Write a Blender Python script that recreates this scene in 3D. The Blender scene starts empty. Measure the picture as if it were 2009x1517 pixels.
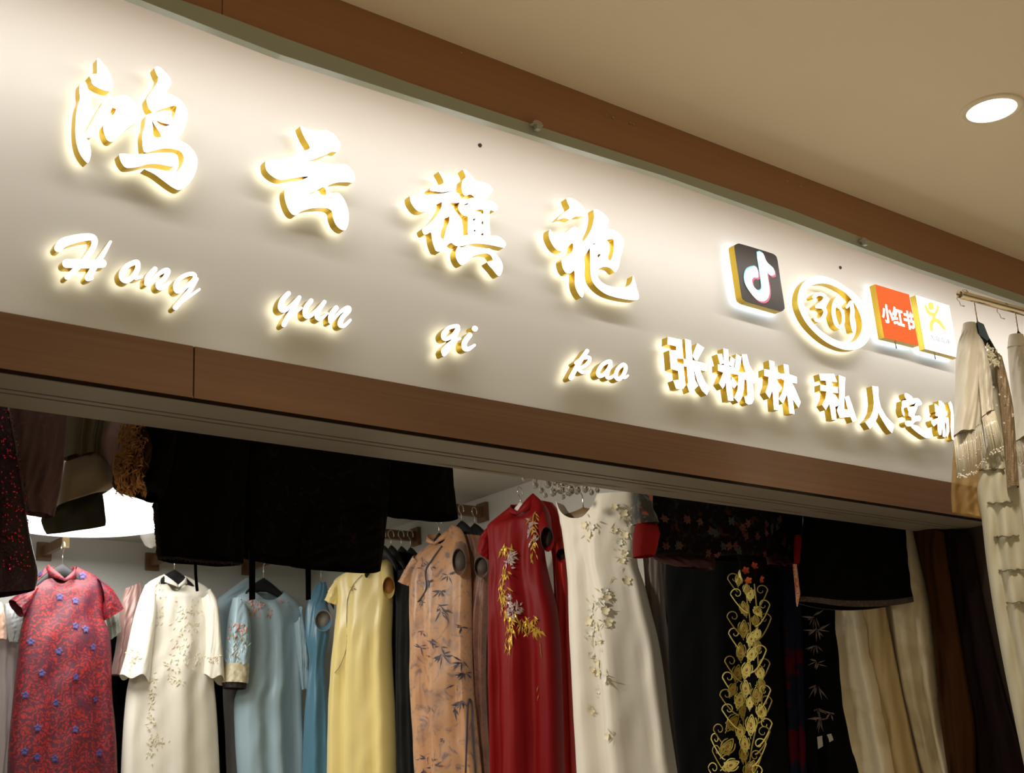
import bpy, bmesh, math, random
import numpy as np
from mathutils import Matrix, Vector

# ------------------------------------------------------------------ camera
W, H = 2009, 1517
CX, CY, F = W / 2, H / 2, 2595.0
_vx = np.array([3275., 623., F]); _vx /= np.linalg.norm(_vx)
_vz = np.array([-504., -8158., F]); _vz -= _vz.dot(_vx) * _vx; _vz /= np.linalg.norm(_vz)
_vy = np.cross(_vz, _vx)
ROT = np.stack([_vx, _vy, _vz], 1)            # world -> camera (right, down, forward)
CAM = np.array([0.0, -2.4, 1.5])

S = bpy.context.scene
C = S.collection
cam = bpy.data.cameras.new('camera')
cam.sensor_width = 36.0
cam.lens = F / W * 36.0
cam.clip_start = 0.05
cam_o = bpy.data.objects.new('camera', cam)
C.objects.link(cam_o)
r_, d_, f_ = ROT[0], ROT[1], ROT[2]
cam_o.matrix_world = Matrix(((r_[0], -d_[0], -f_[0], CAM[0]),
                             (r_[1], -d_[1], -f_[1], CAM[1]),
                             (r_[2], -d_[2], -f_[2], CAM[2]),
                             (0, 0, 0, 1)))
S.camera = cam_o
cam.dof.use_dof = True
cam.dof.focus_distance = 3.7
cam.dof.aperture_fstop = 9.0

# ------------------------------------------------------------------ light
S.view_settings.view_transform = 'Standard'
S.view_settings.look = 'None'
S.view_settings.exposure = 0.0
S.view_settings.gamma = 1.0
S.view_settings.use_curve_mapping = False
S.cycles.use_denoising = True
S.cycles.max_bounces = 8
S.cycles.sample_clamp_indirect = 6.0
S.cycles.caustics_reflective = False
S.cycles.caustics_refractive = False

wd = bpy.data.worlds.new('mall_ambience'); S.world = wd
wd.use_nodes = True
wd.node_tree.nodes['Background'].inputs[0].default_value = (1.0, 0.87, 0.68, 1)
wd.node_tree.nodes['Background'].inputs[1].default_value = 0.075


def area(name, loc, size, power, col, target=None, size_y=None, spread=180):
    l = bpy.data.lights.new(name, 'AREA')
    l.energy = power; l.color = col; l.spread = math.radians(spread)
    if size_y:
        l.shape = 'RECTANGLE'; l.size = size; l.size_y = size_y
    else:
        l.shape = 'DISK'; l.size = size
    o = bpy.data.objects.new(name, l); C.objects.link(o); o.location = loc
    if target is not None:
        o.rotation_euler = (Vector(target) - Vector(loc)).to_track_quat('-Z', 'Y').to_euler()
    return o


WARM = (1.0, 0.86, 0.66)
CEIL_Z = 3.189          # mall ceiling
FAS_Y = -0.30           # bulkhead fascia in front of the sign
# LED strip lying inside the cove behind the fascia
led = area('cove_led_strip', (2.6, -0.265, 3.125), 9.0, 20.5, (1.0, 0.955, 0.885), (2.6, -0.05, 2.72), size_y=0.02)
# shop ceiling lamp, an added fill lamp and a display spot
SHOP_Z = 3.0


def spot(name, loc, target, power, col, ang=70, blend=.6, r=.04):
    l = bpy.data.lights.new(name, 'SPOT')
    l.energy = power; l.color = col; l.spot_size = math.radians(ang); l.spot_blend = blend
    l.shadow_soft_size = r
    o = bpy.data.objects.new(name, l); C.objects.link(o); o.location = loc
    o.rotation_euler = (Vector(target) - Vector(loc)).to_track_quat('-Z', 'Y').to_euler()
    return o


LAMP = (2.36, 3.52)
area('shop_lamp_light', (*LAMP, 2.885), 0.8, 20.0, (1.0, 0.97, 0.90), (*LAMP, 0))
area('shop_lamp_light', (1.2, 1.9, 2.93), 0.8, 26.0, (1.0, 0.95, 0.86), (1.2, 1.9, 0))  # unseen lamp added to fill the shop with more general light
spot('display_spot_light', (1.75, 1.25, 2.9), (3.75, 1.7, 1.9), 60.0, (1.0, 0.91, 0.77), ang=75)
# mall downlights (the visible one is built below; the others follow its spacing)
DL = None


# ------------------------------------------------------------------ projection helpers
def ray(px, py):
    return ROT.T @ np.array([px - CX, py - CY, F])


def at(px, py, y=None, x=None, z=None, plane=None):
    """world point seen at a photo pixel on a given world plane"""
    d = ray(px, py)
    if plane is not None:
        p0, n = plane
        t = (np.array(p0) - CAM).dot(n) / d.dot(n)
    elif y is not None: t = (y - CAM[1]) / d[1]
    elif x is not None: t = (x - CAM[0]) / d[0]
    else: t = (z - CAM[2]) / d[2]
    return CAM + t * d


def proj(P):
    c = (np.asarray(P) - CAM) @ ROT.T
    return np.stack([c[..., 0] / c[..., 2] * F + CX, c[..., 1] / c[..., 2] * F + CY], -1)


def YP(y):                       # plane parallel to the back wall, facing the mall
    return (np.array([0, y, 0.]), np.array([0, -1., 0]))


def XP(x, turn=0.0, y=0.0):      # plane parallel to the right wall, facing the shop; turned a little to the mall
    a = math.radians(turn)
    return (np.array([x, y, 0.]), np.array([-math.cos(a), -math.sin(a), 0.]))


# ------------------------------------------------------------------ materials
MATS = {}


def pmat(name, col, rough=.5, metal=0., sheen=0., spec=.5, bump=0., bscale=200., emit=None, estr=0., coat=0., var=0., vscale=6.):
    if name in MATS: return MATS[name]
    m = bpy.data.materials.new(name); m.use_nodes = True
    nt = m.node_tree; b = nt.nodes['Principled BSDF']
    b.inputs['Base Color'].default_value = (*col, 1)
    b.inputs['Roughness'].default_value = rough
    b.inputs['Metallic'].default_value = metal
    b.inputs['Specular IOR Level'].default_value = spec
    b.inputs['Sheen Weight'].default_value = sheen
    b.inputs['Coat Weight'].default_value = coat
    if emit:
        b.inputs['Emission Color'].default_value = (*emit, 1)
        b.inputs['Emission Strength'].default_value = estr
    tc = nt.nodes.new('ShaderNodeTexCoord')
    if var:
        n = nt.nodes.new('ShaderNodeTexNoise'); n.inputs['Scale'].default_value = vscale; n.inputs['Detail'].default_value = 6
        nt.links.new(tc.outputs['Object'], n.inputs['Vector'])
        mx = nt.nodes.new('ShaderNodeMix'); mx.data_type = 'RGBA'
        mx.inputs[6].default_value = (*[c * (1 - var) for c in col], 1)
        mx.inputs[7].default_value = (*[min(1, c * (1 + var)) for c in col], 1)
        nt.links.new(n.outputs['Fac'], mx.inputs[0]); nt.links.new(mx.outputs[2], b.inputs['Base Color'])
    if bump:
        n = nt.nodes.new('ShaderNodeTexNoise'); n.inputs['Scale'].default_value = bscale; n.inputs['Detail'].default_value = 3
        nt.links.new(tc.outputs['Object'], n.inputs['Vector'])
        bp = nt.nodes.new('ShaderNodeBump'); bp.inputs['Strength'].default_value = bump; bp.inputs['Distance'].default_value = .003
        nt.links.new(n.outputs['Fac'], bp.inputs['Height']); nt.links.new(bp.outputs['Normal'], b.inputs['Normal'])
    MATS[name] = m
    return m


def emat(name, col, s):
    if name in MATS: return MATS[name]
    m = bpy.data.materials.new(name); m.use_nodes = True
    nt = m.node_tree; nt.nodes.clear()
    e = nt.nodes.new('ShaderNodeEmission'); e.inputs[0].default_value = (*col, 1); e.inputs[1].default_value = s
    o = nt.nodes.new('ShaderNodeOutputMaterial'); nt.links.new(e.outputs[0], o.inputs[0])
    MATS[name] = m
    return m


def pattern(name, base, specs, rough=.4, sheen=.2, bump=.15, bscale=300):
    """cloth with woven figures: specs = list of (kind, scale, lo, hi, colour) layered in order"""
    m = pmat(name, base, rough, sheen=sheen, bump=bump, bscale=bscale)
    nt = m.node_tree; b = nt.nodes['Principled BSDF']
    tc = nt.nodes.new('ShaderNodeTexCoord')
    last = None
    for kind, sc, lo, hi, col in specs:
        if kind == 'vor':
            t = nt.nodes.new('ShaderNodeTexVoronoi'); out = t.outputs['Distance']
        elif kind == 'edge':
            t = nt.nodes.new('ShaderNodeTexVoronoi'); t.feature = 'DISTANCE_TO_EDGE'; out = t.outputs['Distance']
        elif kind == 'scroll':
            t = nt.nodes.new('ShaderNodeTexWave'); t.wave_type = 'RINGS'; t.inputs['Distortion'].default_value = 14
            t.inputs['Detail'].default_value = 1.5; t.inputs['Detail Scale'].default_value = 1.6; out = t.outputs['Fac']
        else:
            t = nt.nodes.new('ShaderNodeTexNoise'); t.inputs['Detail'].default_value = 5; t.inputs['Distortion'].default_value = .8 if kind == 'noise' else 2.5
            out = t.outputs['Fac']
        t.inputs['Scale'].default_value = sc
        nt.links.new(tc.outputs['Object'], t.inputs['Vector'])
        mr = nt.nodes.new('ShaderNodeMapRange'); mr.inputs[1].default_value = lo; mr.inputs[2].default_value = hi
        nt.links.new(out, mr.inputs[0])
        mx = nt.nodes.new('ShaderNodeMix'); mx.data_type = 'RGBA'
        mx.inputs[7].default_value = (*col, 1)
        if last is None: mx.inputs[6].default_value = (*base, 1)
        else: nt.links.new(last, mx.inputs[6])
        nt.links.new(mr.outputs[0], mx.inputs[0])
        last = mx.outputs[2]
    nt.links.new(last, b.inputs['Base Color'])
    return m


def laminate(name, c1, c2, rough):
    m = pmat(name, c1, rough, spec=.5)
    nt = m.node_tree; b = nt.nodes['Principled BSDF']
    tc = nt.nodes.new('ShaderNodeTexCoord'); mp = nt.nodes.new('ShaderNodeMapping')
    mp.inputs['Scale'].default_value = (1.2, 1, 90)
    n = nt.nodes.new('ShaderNodeTexNoise'); n.inputs['Scale'].default_value = 1.0; n.inputs['Detail'].default_value = 8
    nt.links.new(tc.outputs['Object'], mp.inputs['Vector']); nt.links.new(mp.outputs[0], n.inputs['Vector'])
    mx = nt.nodes.new('ShaderNodeMix'); mx.data_type = 'RGBA'
    mx.inputs[6].default_value = (*c1, 1); mx.inputs[7].default_value = (*c2, 1)
    mr = nt.nodes.new('ShaderNodeMapRange'); mr.inputs[1].default_value = .3; mr.inputs[2].default_value = .7
    nt.links.new(n.outputs['Fac'], mr.inputs[0]); nt.links.new(mr.outputs[0], mx.inputs[0])
    nt.links.new(mx.outputs[2], b.inputs['Base Color'])
    return m


M_panel = pmat('white_acrylic', (.76, .76, .73), .42)
M_ceil = pmat('cream_ceiling_paint', (.80, .70, .52), .85, bump=.05, bscale=60, var=.03, vscale=2)
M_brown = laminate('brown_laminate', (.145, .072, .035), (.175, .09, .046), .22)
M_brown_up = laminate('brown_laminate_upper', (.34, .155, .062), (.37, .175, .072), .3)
M_lip = pmat('green_glass_edge', (.40, .43, .34), .3)
M_chrome = pmat('dark_mirror_metal', (.022, .016, .012), .15, metal=1.)
M_soffit = pmat('grey_soffit_metal', (.175, .152, .124), .5, var=.12, vscale=5)
M_groove = pmat('soffit_groove', (.16, .13, .10), .6)
M_shopwall = pmat('shop_wall_paint', (.62, .62, .58), .8, var=.03)
M_shopceil = pmat('shop_ceiling_paint', (.55, .53, .48), .8, var=.04)
M_floor = pmat('mall_floor_stone', (.62, .56, .45), .3, var=.06, vscale=3)
M_gold = pmat('gold_metal', (.74, .52, .075), .30, metal=.85)
M_face = emat('lit_white_face', (1.0, .985, .94), 3.0)
M_back = emat('warm_back_light', (1.0, .88, .60), 3.3)
M_backc = emat('cool_back_light', (.84, .94, 1.0), 3.6)
M_white = pmat('white_paint', (.8, .79, .76), .5)
M_blackp = pmat('black_plastic', (.010, .010, .011), .55, spec=.3)
M_wire = pmat('hanger_wire', (.62, .58, .52), .25, metal=1.)
M_wood = pmat('brown_wood', (.17, .085, .035), .5, var=.25, vscale=20)
M_woodend = pmat('pale_wood_end', (.62, .44, .20), .5)
M_jamb = pmat('dark_brown_jamb', (.045, .026, .02), .5)


# ------------------------------------------------------------------ object helpers
def obj(name, verts, faces, mat, parent=None, smooth=False, kind=None):
    me = bpy.data.meshes.new(name)
    me.from_pydata([tuple(v) for v in verts], [], faces)
    mats = mat if isinstance(mat, (list, tuple)) else [mat]
    for q in mats: me.materials.append(q)
    if smooth:
        me.polygons.foreach_set('use_smooth', [True] * len(me.polygons))
    me.update()
    o = bpy.data.objects.new(name, me); C.objects.link(o)
    if parent is not None: attach(o, parent)
    if kind: o['kind'] = kind
    return o


def attach(o, parent):
    o.parent = parent
    o.matrix_parent_inverse = Matrix.Translation(-Vector(root_loc(parent)))


def root_loc(p):
    return Vector((0, 0, 0)) if p.parent is not None else Vector(p.location)


def thing(name, label, cat, loc=(0, 0, 0), group=None):
    o = bpy.data.objects.new(name, None); C.objects.link(o)
    o.empty_display_size = .05
    o.location = tuple(loc); o['label'] = label; o['category'] = cat
    if group: o['group'] = group
    return o


def tag(o, label, cat, group=None):
    o['label'] = label; o['category'] = cat
    if group: o['group'] = group
    return o


def box(name, lo, hi, mat, parent=None, kind=None):
    x0, y0, z0 = lo; x1, y1, z1 = hi
    v = [(x0, y0, z0), (x1, y0, z0), (x1, y1, z0), (x0, y1, z0), (x0, y0, z1), (x1, y0, z1), (x1, y1, z1), (x0, y1, z1)]
    f = [(0, 3, 2, 1), (4, 5, 6, 7), (0, 1, 5, 4), (1, 2, 6, 5), (2, 3, 7, 6), (3, 0, 4, 7)]
    return obj(name, v, f, mat, parent, kind=kind)


def catmull(pts, n, closed=False):
    P = np.asarray(pts, float); k = len(P)
    out = []
    segs = k if closed else k - 1
    for i in range(segs):
        if closed:
            p0, p1, p2, p3 = P[(i - 1) % k], P[i], P[(i + 1) % k], P[(i + 2) % k]
        else:
            p0, p1, p2, p3 = P[max(i - 1, 0)], P[i], P[i + 1], P[min(i + 2, k - 1)]
        for j in range(n):
            t = j / n
            out.append(.5 * ((2 * p1) + (p2 - p0) * t + (2 * p0 - 5 * p1 + 4 * p2 - p3) * t * t + (3 * p1 - p0 - 3 * p2 + p3) * t ** 3))
    if not closed: out.append(P[-1])
    return np.array(out)


def tube_geo(path, rad, n=8, cap=True):
    P = np.asarray(path, float); m = len(P)
    rad = np.broadcast_to(np.asarray(rad, float), (m,))
    T = np.gradient(P, axis=0); T /= np.linalg.norm(T, axis=1)[:, None] + 1e-12
    up = np.array([0, 0, 1.]) if abs(T[0][2]) < .9 else np.array([1., 0, 0])
    a = np.cross(T[0], up); a /= np.linalg.norm(a)
    V, Fs = [], []
    for i in range(m):
        a = a - T[i] * a.dot(T[i]); a /= np.linalg.norm(a) + 1e-12
        b = np.cross(T[i], a)
        for k in range(n):
            th = 2 * math.pi * k / n
            V.append(P[i] + rad[i] * (math.cos(th) * a + math.sin(th) * b))
    for i in range(m - 1):
        for k in range(n):
            k2 = (k + 1) % n
            Fs.append((i * n + k, i * n + k2, (i + 1) * n + k2, (i + 1) * n + k))
    if cap:
        Fs.append(tuple(range(n))[::-1]); Fs.append(tuple((m - 1) * n + k for k in range(n)))
    return V, Fs


def merge(parts):
    V, Fs = [], []
    for v, f in parts:
        o = len(V); V += [tuple(q) for q in v]; Fs += [tuple(i + o for i in g) for g in f]
    return V, Fs


def tube(name, path, rad, mat, parent=None, n=8, kind=None):
    v, f = tube_geo(path, rad, n)
    return obj(name, v, f, mat, parent, True, kind)


def disc_geo(c, r, z, n=40, down=True):
    V = [(c[0] + r * math.cos(2 * math.pi * k / n), c[1] + r * math.sin(2 * math.pi * k / n), z) for k in range(n)]
    return V, [tuple(range(n))[::-1] if down else tuple(range(n))]


def lathe_z(name, c, prof, mat, parent=None, n=40, kind=None):
    """prof = [(radius, z)] turned about the vertical axis through c"""
    V, Fs = [], []
    for r, z in prof:
        for k in range(n):
            V.append((c[0] + r * math.cos(2 * math.pi * k / n), c[1] + r * math.sin(2 * math.pi * k / n), z))
    for i in range(len(prof) - 1):
        for k in range(n):
            k2 = (k + 1) % n
            Fs.append((i * n + k, i * n + k2, (i + 1) * n + k2, (i + 1) * n + k))
    return obj(name, V, Fs, mat, parent, True, kind)


# ------------------------------------------------------------------ the setting
def struct(o):
    o['kind'] = 'structure'; return o


X0, X1 = -2.2, 7.5
BACK_Y, RIGHT_X = 4.40, 4.08
struct(box('floor', (X0, -7, -.1), (X1, 4.6, 0), M_floor))
struct(box('ceiling', (X0, -7, CEIL_Z), (X1, FAS_Y, CEIL_Z + .08), M_ceil))
struct(box('wall_back', (-2.2, BACK_Y, 0), (4.2, BACK_Y + .1, 3.1), M_shopwall))
struct(box('wall_right', (RIGHT_X, .22, 0), (RIGHT_X + .1, BACK_Y, 3.1), M_shopwall))
struct(box('wall_left', (-2.3, .0, 0), (-2.2, BACK_Y, 3.1), M_shopwall))
o = struct(box('ceiling', (-2.2, .205, SHOP_Z), (4.2, BACK_Y, SHOP_Z + .08), M_shopceil))
# header behind the sign and its recess
struct(box('wall_front', (X0, .012, 2.345), (X1, .20, 3.42), M_white))
struct(box('trim_1', (X0, FAS_Y + .021, 3.34), (X1, .012, 3.42), M_white))           # lid of the light cove
# jamb on the right of the opening
struct(box('wall_jamb', (4.125, 0.0, 0), (4.62, .22, 2.344), M_jamb))

# sign panel (white, one long sheet) with its screws
sign = thing('shop_sign', 'long white sign panel above the shop opening, washed with light from above', 'sign', (0, 0, 2.45))
zb = 2.450
obj('sheet', [(X0, 0, zb), (X1, 0, zb), (X1, 0, 3.34), (X0, 0, 3.34), (X0, .011, zb), (X1, .011, zb), (X1, .011, 3.34), (X0, .011, 3.34)],
    [(0, 1, 2, 3), (5, 4, 7, 6), (4, 5, 1, 0), (3, 2, 6, 7), (4, 0, 3, 7), (1, 5, 6, 2)], M_panel, sign)
M_screw = pmat('screw_head', (.05, .03, .02), .5)
for px, py in ((942, 285), (1649, 525)):
    p = at(px, py, y=-.002)
    v, f = [], []
    for k in range(12):
        a = 2 * math.pi * k / 12; v.append((p[0] + .0048 * math.cos(a), -.004, p[2] + .0048 * math.sin(a)))
    for k in range(12):
        a = 2 * math.pi * k / 12; v.append((p[0] + .0058 * math.cos(a), .0, p[2] + .0058 * math.sin(a)))
    f = [tuple(range(12))] + [(k, k + 12, (k + 1) % 12 + 12, (k + 1) % 12) for k in range(12)]
    obj('screw', v, f, M_screw, sign)

# lower brown fascia band, two boards with a seam
xs = at(378.5, 735, y=0)[0]
band = thing('fascia_band', 'brown laminate band running under the white sign panel', 'fascia', (0, -.004, 2.34))
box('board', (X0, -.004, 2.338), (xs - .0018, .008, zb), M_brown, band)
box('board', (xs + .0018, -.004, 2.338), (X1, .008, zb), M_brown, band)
# mirror strip below it and the soffit
struct(box('trim_2', (X0, -.001, 2.3302), (X1, .006, 2.3378), M_chrome))
so = thing('soffit', 'grey metal soffit strip under the brown band, scuffed and grooved', 'soffit', (0, .02, 2.329))
so['kind'] = 'structure'
ys = [.004, .085, .092, .112, .117, .198]
for i, (a, b, m_) in enumerate(((0.0, .083, M_soffit), (.091, .108, M_soffit), (.116, .20, M_soffit))):
    box('slat', (X0, a, 2.3285), (4.125, b, 2.343), M_soffit, so)
box('groove_bed', (X0, .005, 2.335), (4.125, .199, 2.3445), M_groove, so)
for i in range(9):
    rr = random.Random(i)
    px = 880 + i * 108 + rr.uniform(-30, 30)
    p = at(px, 935 + (px - 1000) * .134 - 8 + rr.uniform(-6, 5), z=2.328)
    l = rr.uniform(.05, .13); y0 = min(max(p[1], .02), .18)
    v = [(p[0] - l, y0, 2.3281), (p[0], y0 - .004, 2.3281), (p[0] + l, y0, 2.3281), (p[0] + l * .3, y0 + .007, 2.3281), (p[0] - l * .6, y0 + .006, 2.3281)]
    obj('scuff', v, [(4, 3, 2, 1, 0)], pmat('soffit_scuff', (.12, .075, .04), .6), so)

# upper brown fascia: two boards, lower edge following the wavy lip
fasc = thing('fascia_bulkhead', 'brown laminate bulkhead fascia between the sign and the mall ceiling', 'fascia', (0, FAS_Y, 3.1))
lip_top_px = [(-300, -247), (150, -78), (300, -17), (435, 30), (549, 73), (800, 163), (1049, 247), (1300, 329), (1549, 412), (1800, 510), (2009, 582), (2500, 752)]
lip_bot_px = [(-300, -200), (150, -47), (300, 12), (435, 65), (549, 109), (800, 190), (1049, 269), (1300, 346), (1549, 435), (1800, 528.5), (2009, 598.4), (2500, 766)]
lt = [at(*p, y=FAS_Y) for p in lip_top_px]; lb = [at(*p, y=FAS_Y) for p in lip_bot_px]


def slab(name, top, bot, y0, y1, mat, parent):
    """vertical slab between two polylines (same x count)"""
    n = len(top); V = []
    for t, b in zip(top, bot):
        V += [(t[0], y0, t[2]), (b[0], y0, b[2]), (t[0], y1, t[2]), (b[0], y1, b[2])]
    Fs = []
    for i in range(n - 1):
        a, b = i * 4, i * 4 + 4
        Fs += [(a, a + 1, b + 1, b), (a + 2, b + 2, b + 3, a + 3), (a, b, b + 2, a + 2), (a + 1, a + 3, b + 3, b + 1)]
    Fs += [(0, 2, 3, 1), (4 * n - 4, 4 * n - 3, 4 * n - 1, 4 * n - 2)]
    return obj(name, V, Fs, mat, parent)


def seg(pl, xa, xb):
    xsr = [p[0] for p in pl]; zsr = [p[2] for p in pl]
    xx = [xa] + [x for x in xsr if xa < x < xb] + [xb]
    return [(x, 0, float(np.interp(x, xsr, zsr))) for x in xx]


xu = at(436, 15, y=FAS_Y)[0]
for a, b in ((lt[0][0], xu - .0015), (xu + .0015, lt[-1][0])):
    bot = seg(lt, a, b)
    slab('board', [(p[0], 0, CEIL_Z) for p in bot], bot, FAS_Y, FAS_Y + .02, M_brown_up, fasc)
lipt = seg(lt, lt[0][0] + .01, lt[-1][0] - .01)
lipb = [(p[0], 0, float(np.interp(p[0], [q[0] for q in lb], [q[2] for q in lb]))) for p in lipt]
slab('glass_lip', [(p[0], 0, p[2] - .0006) for p in lipt], lipb, FAS_Y - .004, FAS_Y + .016, M_lip, fasc)
M_clip = pmat('clear_clip', (.45, .40, .33), .2)
for px, py in ((1051, 245), (1693, 473)):
    p = at(px, py, y=FAS_Y - .012)
    t_ = thing('glass_clip', 'small clear clip on the glass lip %s' % ('above the third large character' if px < 1200 else 'above the logo tiles'), 'clip', p)
    v, f = [], []
    for k in range(9):
        a = math.pi * k / 8
        for yy in (-.009, .006): v.append((p[0] + .016 * math.cos(a), p[1] + yy, p[2] + .011 * math.sin(a) - .003))
    for k in range(8): f.append((2 * k, 2 * k + 2, 2 * k + 3, 2 * k + 1))
    f += [tuple(2 * k for k in range(9))[::-1], tuple(2 * k + 1 for k in range(9)), (0, 1, 17, 16)]
    obj('clip_body', v, f, M_clip, t_)
    box('clip_foot', (p[0] - .006, p[1] - .011, p[2] - .016), (p[0] + .006, p[1] - .0, p[2] - .003), M_lip, t_)

# ------------------------------------------------------------------ mall downlights
c0 = at(1945, 214, z=CEIL_Z)
R_DL = float(np.linalg.norm(at(1896, 227, z=CEIL_Z) - at(1995, 202, z=CEIL_Z))) / 2
k = 0
for iy in range(3):
    for ix in range(-2, 3):
        p = (c0[0] + ix * 1.75, c0[1] - iy * 1.9)
        if not (X0 < p[0] < X1): continue
        vis = (ix == 0 and iy == 0)
        area('downlight_lamp', (p[0], p[1], CEIL_Z - .012), R_DL * 2, 7.2, (1.0, .89, .72), (p[0], p[1], 0), spread=102)
        if vis:
            t_ = thing('downlight', 'round recessed downlight glowing white in the mall ceiling', 'downlight', (p[0], p[1], CEIL_Z))
            lathe_z('trim_ring', p, [(R_DL * 1.30, CEIL_Z), (R_DL * 1.28, CEIL_Z - .004), (R_DL * 1.22, CEIL_Z - .005), (R_DL * 1.02, CEIL_Z - .006), (R_DL * 1.0, CEIL_Z - .002)], M_ceil, t_)
            v, f = disc_geo(p, R_DL, CEIL_Z - .0045)
            obj('diffuser', v, f, emat('downlight_glow', (1, .99, .95), 4.0), t_)

# ------------------------------------------------------------------ lit sign letters
LF, LB = -.041, -.018          # front face and back of a letter (the sign sheet is at 0)


def z2p(pts, org, sc):
    return [(org[0] + p[0] / sc, org[1] + p[1] / sc) for p in pts]


def poly_prism(outer, holes=(), smooth=0, y0=LF, y1=LB):
    """(front, side, back) geometry of a prism from pixel outlines on the plane y0"""
    cu = bpy.data.curves.new('tmp', 'CURVE'); cu.dimensions = '2D'; cu.fill_mode = 'BOTH'
    for loop in (outer, *holes):
        L = [at(px, py, y=y0) for px, py in loop]
        L = np.array([(p[0], p[2]) for p in L])
        if smooth: L = catmull(L, smooth, True)
        sp = cu.splines.new('POLY'); sp.points.add(len(L) - 1); sp.use_cyclic_u = True
        for i, p in enumerate(L): sp.points[i].co = (p[0], p[1], 0, 1)
    cu.extrude = (y1 - y0) / 2
    o = bpy.data.objects.new('tmp', cu)
    me = o.to_mesh()
    V = [(v.co.x, (y0 + y1) / 2 - v.co.z, v.co.y) for v in me.vertices]
    fr, sd, bk = [], [], []
    for pl in me.polygons:
        n = pl.normal
        (fr if n.z > .6 else bk if n.z < -.6 else sd).append(tuple(pl.vertices))
    o.to_mesh_clear(); bpy.data.objects.remove(o); bpy.data.curves.remove(cu)

    def sub(fs):
        used = sorted({i for f in fs for i in f}); mp = {u: i for i, u in enumerate(used)}
        return [V[u] for u in used], [tuple(mp[i] for i in f) for f in fs]
    return sub(fr), sub(sd), sub(bk)


def stroke_prism(path, w, y0=LF, y1=LB, closed=False, cap=True, n=7):
    """brush stroke with rounded ends: pixel centre line + pixel widths -> (front, side, back)"""
    k = len(path)
    w = list(w) if isinstance(w, (list, tuple)) else [w] * k
    Q = catmull([(p[0], p[1], ww) for p, ww in zip(path, w)], n, closed)
    T = np.roll(Q, -1, 0) - np.roll(Q, 1, 0)
    if not closed: T[0] = Q[1] - Q[0]; T[-1] = Q[-1] - Q[-2]
    T = T[:, :2] / (np.linalg.norm(T[:, :2], axis=1)[:, None] + 1e-9)
    rows = []
    N = np.stack([-T[:, 1], T[:, 0]], 1)
    if cap and not closed:
        for a in (90, 70, 45, 20):
            r = Q[0, 2] / 2; c = Q[0, :2] - T[0] * r * math.sin(math.radians(a)); h = r * math.cos(math.radians(a)) + .01
            rows.append((c + N[0] * h, c - N[0] * h))
    for q, nn in zip(Q, N):
        rows.append((q[:2] + nn * q[2] / 2, q[:2] - nn * q[2] / 2))
    if cap and not closed:
        for a in (20, 45, 70, 90):
            r = Q[-1, 2] / 2; c = Q[-1, :2] + T[-1] * r * math.sin(math.radians(a)); h = r * math.cos(math.radians(a)) + .01
            rows.append((c + N[-1] * h, c - N[-1] * h))
    A = [at(*l, y=y0) for l, r in rows]; B = [at(*r, y=y0) for l, r in rows]
    m = len(rows); VF = []
    for a, b in zip(A, B): VF += [(a[0], y0, a[2]), (b[0], y0, b[2])]
    VB = [(v[0], y1, v[2]) for v in VF]
    rng = range(m if closed else m - 1)
    FF = [(2 * i, 2 * ((i + 1) % m), 2 * ((i + 1) % m) + 1, 2 * i + 1) for i in rng]
    SV = VF + VB; o = 2 * m; SF = []
    for i in rng:
        j = (i + 1) % m
        SF += [(2 * i, 2 * i + o, 2 * j + o, 2 * j), (2 * i + 1, 2 * j + 1, 2 * j + 1 + o, 2 * i + 1 + o)]
    if not closed:
        SF += [(0, 1, 1 + o, o), (2 * m - 2, 2 * m - 2 + o, 2 * m - 1 + o, 2 * m - 1)]
    return (VF, FF), (SV, SF), (VB, [f[::-1] for f in FF])


def build_letter(name, label, cat, prisms, group=None, face=None, back=None):
    fr = merge([p[0] for p in prisms]); sd = merge([p[1] for p in prisms]); bk = merge([p[2] for p in prisms])
    A = np.array(fr[0]); c = (A[:, 0].mean(), LF, A[:, 2].min())
    t = thing(name, label, cat, c, group)
    obj('gold_return', *sd, M_gold, t)
    obj('lit_face', *fr, face or M_face, t)
    obj('back_light', *bk, back or M_back, t)
    return t


def brush(label, org, sc, polys, smooth=4, group=None, name='sign_character'):
    pr = []
    for it in polys:
        outer, holes = it if isinstance(it, tuple) and isinstance(it[0], list) else (it, ())
        pr.append(poly_prism(z2p(outer, org, sc), [z2p(h, org, sc) for h in holes], smooth))
    return build_letter(name, label, 'sign letter', pr, group)


GB = 'large characters of the shop name'
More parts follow.
